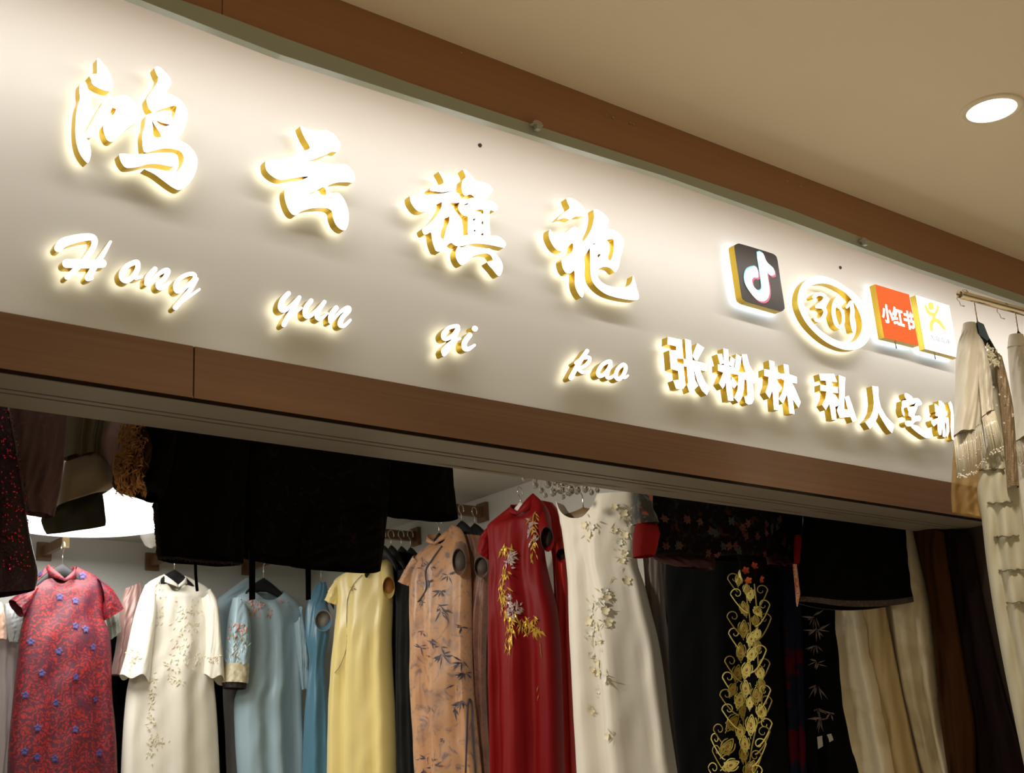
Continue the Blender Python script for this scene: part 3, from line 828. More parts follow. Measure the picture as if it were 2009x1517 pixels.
# rail behind the header that carries the coats, and rod in front of the fascia
RAIL_Y, RAIL_Z = .42, 2.55
rail = thing('coat_rail', 'steel rail behind the header carrying the dark coats', 'rail', (2.4, RAIL_Y, RAIL_Z))
tube('rail_tube', [(0.3, RAIL_Y, RAIL_Z), (4.02, RAIL_Y, RAIL_Z)], .012, M_wire, rail, 10)
for x in (.5, 2.2, 3.8): tube('drop_rod', [(x, RAIL_Y, RAIL_Z), (x, RAIL_Y, SHOP_Z)], .006, M_wire, rail, 6)
ROD_Y = -.46
ra = at(1882.5, 577.5, y=ROD_Y); rb = at(2009, 612, y=ROD_Y); rb = ra + (rb - ra) * 4
M_rod = pmat('satin_steel_rod', (.80, .70, .52), .22, metal=1.)
rod = thing('hanging_rod', 'satin steel tube rod hanging in front of the sign at right', 'rod', ra)
n = 28; V = []
for q, r in ((ra, .0125), (rb, .0125), (ra, .0105), (ra + (rb - ra) * .08, .0105)):
    for k in range(n): V.append(q + np.array([0, r * math.cos(2 * math.pi * k / n), r * math.sin(2 * math.pi * k / n)]))
Fc = []
for k in range(n):
    k2 = (k + 1) % n
    Fc += [(k, n + k, n + k2, k2), (k, k2, 2 * n + k2, 2 * n + k), (2 * n + k, 2 * n + k2, 3 * n + k2, 3 * n + k)]
Fc += [tuple(3 * n + k for k in range(n)), tuple(n + k for k in range(n))[::-1]]
obj('tube', V, Fc, M_rod, rod, True)
for q in (.5, .96):
    hp = ra + (rb - ra) * q
    tube('ceiling_hanger', [hp, (hp[0], hp[1], CEIL_Z)], .006, M_wire, rod, 6)
for i, (px, py) in enumerate(((1890, 588), (1969, 613))):
    q = at(px, py, y=ROD_Y)
    h = [(q[0] + .004 * math.sin(a * 1.3), ROD_Y + .02 * math.cos(a), q[2] + .012 + .018 * math.sin(a)) for a in np.linspace(2.9, -.9, 12)]
    h += [(q[0] - .004, ROD_Y + .010, q[2] - .016), (q[0] - .008, ROD_Y - .004, q[2] - .024)]
    tag(tube('rod_hook', h, .0016, M_wire, None, 6), 'small wire hook on the steel rod, %s' % ('nearest its open end' if i == 0 else 'left of the second hanger'), 'hook', 'wire hooks on the rod')


# ------------------------------------------------------------------ garments
class Cloth:
    """soft closed garment shell: rows of (x_left, y_left, x_right, y_right) photo pixels give its outline on a
    vertical plane at its real distance; it bulges in front of and behind that plane and carries folds"""

    def __init__(s, name, rows, plane, depth, mat, parent, folds=((3, .012, 0.),), nu=56, nv=44, drift=.6, extend=True,
                 back=.8, gather=.25, tpow=1.0, off=0.0, close_top=False, wrinkle=.0012, seed=0, reach=120, dip=0., dipt=.12, dipx=1.0, sag=0., hemwave=0., dipc=0., dipback=.25, dippow=1.):
        R_ = [r if len(r) == 4 else (r[0], r[2], r[1], r[2]) for r in rows]
        R_ = [tuple(map(float, r)) for r in R_]
        if extend and R_[-1][1] > 1500:
            a, b = R_[-2], R_[-1]
            k = reach / max(b[1] - a[1], 1)
            R_.append(tuple(b[i] + (b[i] - a[i]) * k for i in range(4)))
        n = np.array(plane[1]); p0 = np.array(plane[0]) + n * off
        pl = (p0, n)
        L = np.array([at(r[0], r[1], plane=pl) for r in R_]); Rr = np.array([at(r[2], r[3], plane=pl) for r in R_])
        per = max(2, int(nv / (len(R_) - 1)))
        Q = catmull(np.hstack([L, Rr]), per)
        L, Rr = Q[:, :3], Q[:, 3:]
        m = len(L); hw0 = np.linalg.norm(Rr - L, axis=1)
        dist = np.concatenate([[0], np.cumsum(np.linalg.norm(np.diff((L + Rr) / 2, axis=0), axis=1))])
        t = dist / dist[-1]
        rng = np.random.RandomState(seed + 7)
        wph = rng.rand(6, 3) * 6.28; wk = 4 + rng.rand(6, 2) * 14
        th = np.linspace(0, 2 * math.pi, nu, endpoint=False)
        u = -np.cos(th); front = np.sin(th) >= -1e-9
        V = np.zeros((m, nu, 3))
        for i in range(m):
            mid = (L[i] + Rr[i]) / 2; half = (Rr[i] - L[i]) / 2
            dd = depth * min(1, hw0[i] / (np.median(hw0) + 1e-9)) * (gather + (1 - gather) * min(1, (t[i] * 3 + .15)) ** .5)
            prof = np.abs(np.sin(th)) ** .75
            o = np.where(front, dd * prof, -dd * back * prof)
            fo = np.zeros(nu)
            ramp = min(1, .12 + t[i] * 1.5) ** tpow
            for k, amp, ph in folds:
                w = np.sin(k * math.pi * u + ph + drift * t[i])
                fo += amp * np.sign(w) * np.abs(w) ** .8 * ramp
            for a in range(6):
                fo += wrinkle * np.sin(wk[a, 0] * u + wk[a, 1] * t[i] * 3 + wph[a, 0])
            fo *= (1 - u ** 6)
            V[i] = mid + half * u[:, None] + n * (o + np.where(front, fo, fo * .5))[:, None]
            if hemwave: V[i, :, 2] += hemwave * np.sin(u * 4.2 + .8) * t[i] ** 8
            if sag: V[i, :, 2] -= sag * (1 - u ** 2) * t[i] ** 5
            if dip:
                V[i, :, 2] -= np.where(front, dip, dip * dipback) * np.clip(1 - ((u - dipc) / dipx) ** 2, 0, 1) ** dippow * max(0, 1 - t[i] / dipt)
        s.V, s.n, s.front, s.nu, s.m, s.th = V, n, front, nu, m, th
        verts = V.reshape(-1, 3)
        F_ = [(i * nu + k, (i + 1) * nu + k, (i + 1) * nu + (k + 1) % nu, i * nu + (k + 1) % nu) for i in range(m - 1) for k in range(nu)]
        if close_top: F_.append(tuple(range(nu)))
        s.o = obj(name, verts, F_, mat, parent, True)
        fi = np.where(front)[0]
        s.fv = V[:, fi].reshape(-1, 3); s.fp = proj(s.fv)
        s.grid = (m, len(fi))

    def on(s, px, py, off=.003):
        d = ((s.fp - np.array([px, py])) ** 2).sum(1)
        k = int(d.argmin()); i, j = divmod(k, s.grid[1])
        G = s.fv.reshape(*s.grid, 3)
        du = G[i, min(j + 1, s.grid[1] - 1)] - G[i, max(j - 1, 0)]
        dv = G[min(i + 1, s.grid[0] - 1), j] - G[max(i - 1, 0), j]
        nn = np.cross(du, dv); nn = nn / (np.linalg.norm(nn) + 1e-9)
        if nn.dot(s.n) < 0: nn = -nn
        p = at(px, py, plane=(G[i, j], nn)) if abs(nn.dot(ray(px, py) / np.linalg.norm(ray(px, py)))) > .25 else G[i, j]
        if np.linalg.norm(p - G[i, j]) > .06: p = G[i, j]
        ax = np.cross(np.array([0, 0, 1.]), nn); ax /= np.linalg.norm(ax) + 1e-9
        ay = np.cross(nn, ax)
        return p + nn * off, nn, ax, ay


def collar(plane, left, right, vee, drop, mat, parent, depth=.05, thick=.004, lean=.012):
    """standing band collar open in a V at the front: top-left, top-right and V pixels, drop = height of its back"""
    n = np.array(plane[1]); L = at(*left, plane=plane); R_ = at(*right, plane=plane); Vv = at(*vee, plane=plane)
    c = (L + R_) / 2; u = (R_ - L) / 2; a = np.linalg.norm(u)
    zv = Vv[2]; V = []; K = 41
    for i in range(K):
        ph = -math.pi + 2 * math.pi * i / (K - 1)          # 0 = back, +-pi = front centre
        q = abs(ph) / math.pi                                # 1 at the front
        side = math.sin(ph); fr = -math.cos(ph)
        ztop = c[2] + (side * u[2]) - max(0, q - .5) ** 1.3 * 2.2 * (c[2] - zv - .012)
        zbot = c[2] - drop - max(0, q - .4) ** 1.2 * 1.6 * max(0, c[2] - zv - drop)
        zbot = min(zbot, ztop - .012)
        hor = np.array([u[0], u[1], 0]) * side
        for z, k in ((zbot, 1.12), (ztop, 1.0)):
            pt = np.array([c[0], c[1], z]) + hor * k + n * fr * depth * (k + .15)
            V.append(pt)
        for z, k in ((ztop, .95), (zbot, 1.07)):
            V.append(np.array([c[0], c[1], z]) + hor * k + n * fr * (depth * (k + .15) - thick))
    Fs = []
    for i in range(K - 1):
        for j in range(4):
            Fs.append((i * 4 + j, i * 4 + (j + 1) % 4, (i + 1) * 4 + (j + 1) % 4, (i + 1) * 4 + j))
    Fs += [(0, 3, 2, 1), (4 * K - 4, 4 * K - 3, 4 * K - 2, 4 * K - 1)]
    return obj('collar', V, Fs, mat, parent, True)


def leaf_geo(p, nn, ax, ay, ang, ln, wd, lift=.002):
    d = ax * math.cos(ang) + ay * math.sin(ang); e = np.cross(nn, d)
    a = p; b = p + d * ln * .45 + e * wd / 2 + nn * lift * .4; c = p + d * ln; b2 = p + d * ln * .45 - e * wd / 2 + nn * lift * .4
    m = p + d * ln * .45 + nn * lift
    return [a, b, c, b2, m], [(0, 4, 1), (1, 4, 2), (2, 4, 3), (3, 4, 0)]


def leaves(name, cl, spots, mat, parent, kind='stuff', off=.003, lift=.002):
    """spots: (px, py, angle in degrees, length m, width m)"""
    parts = []
    for px, py, a, l, w in spots:
        p, nn, ax, ay = cl.on(px, py, off)
        parts.append(leaf_geo(p, nn, ax, ay, math.radians(a), l, w, lift))
    v, f = merge(parts)
    return obj(name, v, f, mat, parent, kind=kind)


def bamboo(spots, seed, rays=(5, 9), ln=(.025, .055), wd=.008):
    rr = random.Random(seed); out = []
    for px, py, sc in spots:
        for k in range(rr.randint(*rays)):
            out.append((px + rr.uniform(-3, 3) * sc, py + rr.uniform(-3, 3) * sc, rr.uniform(150, 390), rr.uniform(*ln) * sc, wd * sc * rr.uniform(.6, 1.1)))
    return out


def flower_geo(p, nn, ax, ay, r, ang=0, petals=5):
    V, Fs = [p + nn * r * .12], []
    n = petals * 6
    for k in range(n):
        a = ang + 2 * math.pi * k / n
        rr = r * (.62 + .38 * abs(math.sin(petals * (a - ang) / 2)))
        V.append(p + (ax * math.cos(a) + ay * math.sin(a)) * rr + nn * r * (.18 + .28 * abs(math.sin(petals * (a - ang) / 2))))
    for k in range(n):
        V.append(p + (ax * math.cos(ang + 2 * math.pi * k / n) + ay * math.sin(ang + 2 * math.pi * k / n)) * r * .4 + nn * r * .10)
    for k in range(n):
        k2 = (k + 1) % n
        Fs += [(0, 1 + n + k, 1 + n + k2), (1 + n + k, 1 + k, 1 + k2, 1 + n + k2)]
    return V, Fs


def hanger(label, plane, neck, width, hook_top, mat=None, drop=.10, off=0.0, group='black dress hangers'):
    """clothes hanger: neck pixel = where the hook enters the arms; hook_top = pixel of hook top"""
    n = np.array(plane[1]); p0 = np.array(plane[0]) + n * off
    c = at(*neck, plane=(p0, n)); top = at(*hook_top, plane=(p0, n))
    u = np.cross(np.array([0, 0, 1.]), n); u /= np.linalg.norm(u)
    t = thing('clothes_hanger', label, 'hanger', c, group)
    P = []
    for a in np.linspace(-1, 1, 25):
        P.append(c + u * a * width / 2 + np.array([0, 0, -drop * abs(a) ** 1.5 - .022]) + n * .02 * a * a)
    V, Fs = [], []
    k = 10
    for i, q in enumerate(P):
        a = -1 + i / 12
        hh = .040 - .024 * abs(a) ** .7; ww = .016 - .004 * abs(a)
        for j in range(k):
            th = 2 * math.pi * j / k
            V.append(q + np.array([0, 0, hh * math.sin(th)]) + n * ww * math.cos(th))
    for i in range(len(P) - 1):
        for j in range(k):
            Fs.append((i * k + j, i * k + (j + 1) % k, (i + 1) * k + (j + 1) % k, (i + 1) * k + j))
    Fs += [tuple(range(k))[::-1], tuple((len(P) - 1) * k + j for j in range(k))]
    obj('arms', V, Fs, mat or M_blackp, t, True)
    r = .022; zc = max(top[2] - r, c[2] + .02)
    hp = [c + np.array([0, 0, .0]), np.array([c[0], c[1], c[2] + (zc - c[2]) * .5]), np.array([c[0], c[1], zc - r * 1.2])]
    hp += [np.array([c[0], c[1], zc]) + n * r * math.cos(a) + np.array([0, 0, r * math.sin(a)]) for a in np.linspace(-.9, 3.6, 14)]
    tube('hook', hp, .0022, M_wire, t, 7)
    return t


def ringsleeve(name, plane, c, rx, ry, start, rs, mat, inner, parent, toward=.12, n=28):
    """short sleeve seen into its opening: from the shoulder pixel to an open oval whose rim is at c, turned to the viewer"""
    pn = np.array(plane[1]); p0 = np.array(plane[0])
    cc = at(*c, plane=(p0 + pn * toward, pn)); ss = at(*start, plane=(p0 + pn * .02, pn))
    view = CAM - cc; view[2] *= .6; view /= np.linalg.norm(view)
    pxs = np.linalg.norm(at(c[0] + 1, c[1], plane=(cc, view)) - at(c[0], c[1], plane=(cc, view)))
    e = np.cross(np.array([0, 0, 1.]), view); e /= np.linalg.norm(e); g = np.cross(view, e)
    V, Fs = [], []
    K = 7
    for i in range(K):
        t = i / (K - 1)
        q = ss * (1 - t) + cc * t - view * .05 * (1 - t)
        for k in range(n):
            a = 2 * math.pi * k / n
            rrx = (rs[0] * (1 - t) + rx * t) * pxs; rry = (rs[1] * (1 - t) + ry * t) * pxs
            V.append(q + e * rrx * math.cos(a) + g * rry * math.sin(a))
    for i in range(K - 1):
        for k in range(n):
            Fs.append((i * n + k, i * n + (k + 1) % n, (i + 1) * n + (k + 1) % n, (i + 1) * n + k))
    o = obj(name, V, Fs, mat, parent, True)
    V2, F2 = [], []
    for i, (q, sc) in enumerate(((cc, 1.0), (cc + view * .002, .97), (cc - view * .012, .93), (cc - view * .03, .84))):
        for k in range(n):
            a = 2 * math.pi * k / n
            V2.append(q + e * rx * pxs * sc * math.cos(a) + g * ry * pxs * sc * math.sin(a))
    for i in range(3):
        for k in range(n):
            F2.append((i * n + k, (i + 1) * n + k, (i + 1) * n + (k + 1) % n, i * n + (k + 1) % n))
    F2.append(tuple(3 * n + k for k in range(n)))
    obj('sleeve_lining', V2, F2, inner, parent, True)
    return o


def zr(rows, org, sc):
    return [(org[0] + r[0] / sc, org[1] + r[1] / sc, org[0] + r[2] / sc, org[1] + r[3] / sc) for r in rows]


def gthing(name, label, cat, plane, px, py, group=None):
    p = at(px, py, plane=plane)
    return thing(name, label, cat, (p[0], p[1], p[2]), group)


OA, SA = (0, 1050), 3.248
OB = (400, 1050)
# ---- cloth materials
M_jacq = pattern('red_violet_jacquard', (.085, .004, .012), [('scroll', 16, .44, .56, (.30, .008, .006)), ('edge', 60, .09, .03, (.055, .005, .022)), ('noise', 5, .52, .68, (.06, .004, .018))], .6, .0)
M_ivory = pmat('ivory_satin', (.80, .76, .66), .42, sheen=.2, bump=.08, var=.03)
M_goldthread = pmat('gold_thread', (.62, .50, .24), .4, metal=.35)
M_champ = pmat('champagne_embroidery', (.72, .66, .48), .5)
M_blue = pmat('light_blue_satin', (.36, .50, .58), .40, sheen=.2, bump=.06, var=.05)
M_blue2 = pmat('steel_blue_satin', (.10, .25, .36), .30, sheen=.2, bump=.06)
M_yellow = pmat('pale_yellow_satin', (.86, .70, .27), .34, sheen=.2, bump=.08, var=.04)
M_peach = pattern('tan_print_satin', (.60, .32, .16), [('noise', 7, .50, .70, (.36, .21, .145)), ('cloud', 12, .54, .70, (.24, .155, .145))], .36, .2)
M_peach2 = pattern('rose_tan_print_satin', (.30, .135, .085), [('noise', 9, .45, .7, (.17, .08, .055)), ('cloud', 30, .56, .70, (.13, .08, .09))], .42, .2)
M_redsat = pmat('crimson_satin', (.215, .0035, .005), .5, spec=.2)
M_redsat2 = pmat('scarlet_satin', (.46, .010, .006), .45, spec=.3)
M_ivsat = pmat('cream_white_satin', (.82, .77, .68), .45, spec=.3, sheen=.1, bump=.04)
M_blk = pmat('black_velvet', (.0028, .0031, .0034), .85, spec=.05)
M_blk2 = pmat('black_cloth', (.0025, .0025, .0025), .9, spec=.04)
M_grey = pmat('grey_cloth', (.20, .19, .20), .6, sheen=.2)
M_greyl = pmat('pale_mauve_grey_cloth', (.42, .36, .36), .6, sheen=.2)
M_cream = pattern('cream_brocade', (.60, .52, .36), [('noise', 9, .50, .66, (.50, .42, .27))], .45, .2)
M_creamdk = pmat('cream_fold_shade', (.36, .26, .11), .6)
M_rust = pmat('rust_velvet', (.042, .014, .0025), .75, spec=.1)
M_maroon = pmat('dark_maroon_velvet', (.0075, .0025, .0025), .8, spec=.1)
M_navy = pattern('navy_floral_cloth', (.006, .009, .022), [('noise', 6.5, .56, .60, (.05, .002, .005))], .75, .0)
M_pearl = pmat('pearl_cream_silk', (.86, .80, .68), .45, sheen=.2, bump=.05)
M_olive = pmat('olive_satin', (.085, .065, .022), .35, sheen=.2)
M_tan = pmat('tan_cuff_cloth', (.22, .155, .085), .6, sheen=.2)
M_dkgreen = pmat('dark_olive_cloth', (.030, .026, .013), .6)
M_mauve = pmat('dusty_mauve_satin', (.30, .17, .15), .35, sheen=.2)
M_mauvej = pattern('dusty_rose_jacquard', (.085, .034, .030), [('cloud', 22, .56, .66, (.115, .050, .043))], .6, .2)
M_furb = pattern('black_brown_fur', (.0035, .0026, .002), [('noise', 8, .60, .78, (.010, .005, .0025))], .95, .0, bump=1.0, bscale=160)
M_furg = pmat('golden_brown_fur', (.40, .18, .045), .8)
M_furd = pmat('dark_fur_base', (.045, .018, .006), .95, spec=.1)
M_brocd = pattern('dark_brown_brocade', (.004, .0028, .002), [('cloud', 26, .58, .70, (.016, .007, .003))], .85, .0)
M_floral = pattern('dark_floral_brocade', (.006, .003, .003), [('cloud', 18, .56, .64, (.014, .016, .015)), ('noise', 26, .60, .66, (.045, .014, .004))], .75, .0)
M_redcuff = pmat('red_wool_cuff', (.30, .009, .006), .75, spec=.2)
M_reddk = pmat('dark_red_lining', (.035, .002, .003), .7)
M_seq = pattern('wine_sequins', (.018, .002, .006), [('vor', 120, .34, .1, (.06, .004, .012))], .3, .0, bump=.9, bscale=130)
M_seqp = pmat('sequin_glint', (.45, .03, .06), .12, metal=1.)
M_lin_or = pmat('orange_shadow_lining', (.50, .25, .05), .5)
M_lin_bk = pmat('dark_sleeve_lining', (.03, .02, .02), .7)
M_lin_gy = pmat('grey_lining', (.16, .13, .11), .6)
M_pk = pmat('pink_embroidery', (.75, .36, .34), .5)
M_grn = pmat('sage_embroidery', (.30, .33, .20), .5)
M_bamb = pmat('grey_blue_bamboo_print', (.06, .055, .085), .5)
M_goldemb = pmat('gold_yellow_embroidery', (.70, .42, .06), .35, metal=.4)
M_silv = pmat('silver_pink_embroidery', (.55, .42, .40), .35, metal=.3)
M_petal = pmat('cream_fabric_petal', (.86, .78, .55), .5)
M_petal2 = pmat('white_fabric_petal', (.80, .78, .70), .5)

BY = 3.92                       # plane of the front dresses on the back wall
for m_ in (M_furb, M_brocd, M_floral, M_navy): m_.node_tree.nodes['Principled BSDF'].inputs['Specular IOR Level'].default_value = .06
# ---- D1 red violet dress
P1 = YP(BY)
d1 = gthing('qipao_dress', 'red and violet jacquard short-sleeved qipao with blue flowers, hanging at far left', 'dress', P1, 120, 1115, 'dresses on the back wall')
b1 = Cloth('body', zr([(285, 205, 492, 200), (232, 285, 610, 262), (190, 340, 655, 322), (165, 430, 655, 430), (150, 520, 655, 530), (130, 640, 692, 630), (112, 800, 705, 800), (95, 950, 705, 940), (78, 1120, 715, 1110), (58, 1320, 735, 1310), (48, 1517, 742, 1517)], OA, SA),
           P1, .075, M_jacq, d1, ((2.2, .012, .4), (4.3, .008, 1.9)), seed=1, dip=.085, dipt=.10)
collar(P1, (94, 1108), (147, 1112), (120, 1147), .045, M_jacq, d1, .045)
Cloth('sleeve', zr([(205, 315, 240, 350), (130, 365, 185, 440), (62, 415, 142, 522)], OA, SA), P1, .055, M_jacq, d1, ((2, .004, 0),), nv=14, off=.01, extend=False, gather=.9)
Cloth('sleeve', zr([(650, 440, 612, 280), (652, 510, 705, 345), (662, 546, 782, 470)], OA, SA), P1, .055, M_jacq, d1, ((2, .004, 0),), nv=14, off=.01, extend=False, gather=.9)
rr = random.Random(3)
sp_ = []
for px, py in ((380, 395), (375, 740), (590, 715), (480, 905), (605, 1045), (355, 1070), (240, 1230), (480, 1240), (630, 1390), (350, 1425), (235, 1415), (195, 680), (155, 1380), (695, 440), (160, 1020), (265, 880), (545, 600), (480, 580), (525, 260), (480, 420), (260, 250)):
    x, y = OA[0] + px / SA, OA[1] + py / SA
    for k in range(5): sp_.append((x, y, k * 72 + rr.uniform(0, 30), .021, .017))
leaves('woven_flowers', b1, sp_, pmat('blue_woven_flower', (.05, .035, .14), .6), d1, off=.004)
hanger('black hanger inside the collar of the red violet dress', P1, (122, 1112), .30, (126, 1064))

# ---- D2 ivory jacket dress
P2 = YP(BY)
d2 = gthing('qipao_dress', 'ivory qipao with pale gold embroidery and scalloped wide sleeves', 'dress', P2, 340, 1135, 'dresses on the back wall')
b2 = Cloth('body', zr([(1040, 252, 1187, 262), (930, 318, 1330, 345), (935, 430, 1340, 430), (940, 560, 1345, 560), (920, 720, 1345, 720), (850, 860, 1350, 860), (818, 960, 1356, 960), (800, 1100, 1370, 1100), (785, 1300, 1382, 1300), (775, 1517, 1392, 1517)], OA, SA),
           P2, .08, M_ivory, d2, ((1.8, .012, 1.1), (3.6, .008, .2)), seed=2, dip=.085, dipt=.10)
collar(P2, (321, 1127), (364, 1130), (344, 1158), .03, M_ivory, d2, .04)
sL = Cloth('sleeve', zr([(930, 315, 985, 400), (892, 410, 985, 500), (850, 560, 975, 620), (812, 740, 960, 760), (768, 893, 945, 928)], OA, SA), P2, .06, M_ivory, d2, ((1.5, .006, 0),), nv=24, off=.05, extend=False, gather=.8, hemwave=.014, wrinkle=.0006)
sR = Cloth('sleeve', zr([(1290, 400, 1335, 345), (1310, 520, 1370, 420), (1312, 680, 1392, 600), (1302, 790, 1408, 755), (1292, 890, 1425, 940)], OA, SA), P2, .06, M_ivory, d2, ((1.5, .006, 0),), nv=24, off=.05, extend=False, gather=.8, hemwave=.014, wrinkle=.0006)
rr = random.Random(8); sp_ = []
for px, py, w, h, nl in ((1010, 350, 40, 80, 26), (1010, 540, 30, 60, 16), (1160, 520, 50, 60, 26), (1240, 530, 40, 90, 30), (1180, 700, 60, 70, 30), (1150, 800, 50, 60, 22), (1270, 800, 25, 40, 12), (1130, 930, 50, 40, 18), (970, 960, 20, 110, 34), (960, 1150, 18, 130, 36), (990, 1320, 55, 40, 30), (955, 1380, 15, 60, 14), (1080, 840, 20, 60, 12)):
    for k in range(nl):
        sp_.append((OA[0] + (px + rr.gauss(0, w * .6)) / SA, OA[1] + (py + rr.gauss(0, h * .6)) / SA, rr.uniform(0, 360), rr.uniform(.014, .03), rr.uniform(.004, .009)))
leaves('embroidery', b2, sp_, M_champ, d2)
leaves('embroidery', sL, [(OA[0] + (850 + rr.gauss(0, 30)) / SA, OA[1] + (770 + rr.gauss(0, 35)) / SA, rr.uniform(0, 360), .022, .007) for k in range(30)], M_champ, d2)
leaves('embroidery', sR, [(OA[0] + (1365 + rr.gauss(0, 28)) / SA, OA[1] + (790 + rr.gauss(0, 18)) / SA, rr.uniform(0, 360), .02, .006) for k in range(20)], M_champ, d2)
p, nn, ax, ay = b2.on(OA[0] + 1122 / SA, OA[1] + 362 / SA, .01)
obj('button', *flower_geo(p, nn, ax, ay, .008), M_goldthread, d2)
hanger('black hanger inside the collar of the ivory qipao', P2, (342, 1124), .30, (352, 1082))

# ---- D3 light blue
P3 = YP(BY)
d3 = gthing('qipao_dress', 'light blue satin gown with embroidered neckline and beige-cuffed wide sleeve', 'dress', P3, 520, 1160, 'dresses on the back wall')
b3 = Cloth('body', zr([(300, 345, 510, 352), (205, 400, 612, 452), (250, 500, 612, 540), (270, 640, 600, 680), (268, 800, 600, 820), (240, 950, 608, 950), (202, 1050, 612, 1050), (205, 1280, 620, 1280), (220, 1517, 625, 1517)], OB, SA),
           P3, .085, M_blue, d3, ((2.6, .020, .6), (4.5, .008, 1.4)), seed=3, dip=.06, dipt=.08)
sl3 = Cloth('sleeve', zr([(190, 400, 265, 470), (165, 520, 282, 560), (145, 700, 284, 720), (132, 835, 276, 838)], OB, SA), P3, .07, M_blue, d3, ((1.6, .008, 0),), nv=22, off=.06, extend=False, gather=.8)
Cloth('cuff', zr([(132, 822, 276, 825), (126, 880, 272, 882), (118, 940, 266, 955)], OB, SA), P3, .075, pattern('beige_wave_brocade', (.56, .49, .30), [('scroll', 12, .4, .6, (.64, .58, .42))], .5), d3, ((1.6, .004, 0),), nv=10, off=.06, extend=False, gather=1)
Cloth('cuff_lining', zr([(120, 938, 264, 952), (130, 975, 255, 985)], OB, SA), P3, .06, M_lin_bk, d3, ((1, 0, 0),), nv=5, off=.06, extend=False, gather=1)
Cloth('sleeve', zr([(575, 560, 612, 455), (585, 700, 638, 620), (600, 860, 655, 790), (615, 988, 668, 975)], OB, SA), P3, .045, M_blue, d3, ((1.6, .005, 0),), nv=18, off=.05, extend=False, gather=.9)
rr = random.Random(4); A_, B_, G_ = [], [], []
for px, py, w, h, nl in ((290, 430, 40, 50, 22), (335, 440, 30, 40, 12), (400, 500, 50, 30, 12), (300, 480, 30, 40, 12), (500, 430, 20, 15, 6)):
    for k in range(nl):
        q = (OB[0] + (px + rr.gauss(0, w * .6)) / SA, OB[1] + (py + rr.gauss(0, h * .6)) / SA, rr.uniform(0, 360), rr.uniform(.016, .03), rr.uniform(.006, .012))
        (A_ if k % 3 else G_).append(q)
leaves('embroidery', b3, A_, M_pk, d3); leaves('embroidery', b3, G_, M_grn, d3)
leaves('embroidery', sl3, [(OB[0] + (215 + rr.gauss(0, 28)) / SA, OB[1] + (600 + rr.gauss(0, 25)) / SA, rr.uniform(0, 360), .024, .010) for k in range(20)], M_pk, d3)
leaves('embroidery', sl3, [(OB[0] + (205 + rr.gauss(0, 35)) / SA, OB[1] + (690 + rr.gauss(0, 60)) / SA, rr.uniform(40, 140), .035, .006) for k in range(40)], M_grn, d3)
leaves('embroidery', sl3, [(OB[0] + (190 + rr.gauss(0, 35)) / SA, OB[1] + (760 + rr.gauss(0, 45)) / SA, rr.uniform(40, 140), .035, .006) for k in range(30)], pmat('white_embroidery', (.7, .76, .78), .5), d3)
hanger('black hanger inside the neckline of the light blue gown', P3, (517, 1140), .30, (518, 1092))
P3b = YP(4.12)
d3b = gthing('qipao_dress', 'blue jacket over a grey skirt, mostly hidden behind the light blue gown', 'dress', P3b, 450, 1165, 'dresses on the back wall')
Cloth('body', zr([(265, 275, 420, 290), (150, 360, 430, 360), (80, 430, 430, 430), (85, 560, 430, 560), (105, 700, 400, 700), (125, 830, 380, 830)], OB, SA), P3b, .05, M_blue, d3b, ((2, .01, .5),), extend=False, seed=31)
Cloth('skirt', zr([(130, 800, 330, 800), (125, 1000, 300, 1000), (140, 1250, 300, 1250), (150, 1517, 300, 1517)], OB, SA), P3b, .05, M_grey, d3b, ((3, .012, .5),), seed=32)
P3c = YP(4.22)
d3c = gthing('qipao_dress', 'narrow black dress hanging in the gap between ivory and light blue dresses', 'dress', P3c, 430, 1300, 'dresses on the back wall')
Cloth('body', zr([(-20, 500, 190, 500), (-20, 800, 190, 800), (0, 1200, 190, 1200), (10, 1517, 190, 1517)], OB, SA), P3c, .03, M_blk2, d3c, ((3, .012, .5),), seed=33)

# ---- D4 steel blue, turned sideways
P4 = XP(3.55, 50, 3.95)
d4 = gthing('qipao_dress', 'steel blue satin qipao turned sideways left of the yellow one', 'dress', P4, 628, 1160, 'dresses on the back wall')
Cloth('body', zr([(712, 318, 778, 300), (680, 390, 795, 390), (652, 480, 790, 470), (650, 640, 800, 620), (672, 800, 772, 800), (660, 950, 778, 950), (640, 1200, 795, 1200), (630, 1517, 806, 1517)], OB, SA), P4, .06, M_blue2, d4, ((1.8, .010, 1.0),), seed=4)
ringsleeve('sleeve', P4, (400 + 762 / SA, 1050 + 545 / SA), 17, 21, (400 + 740 / SA, 1050 + 420 / SA), (12, 14), M_blue2, pmat('pale_grey_lining', (.42, .38, .34), .6), d4, .10)
hanger('black hanger in the steel blue qipao', P4, (630, 1150), .14, (634, 1098))

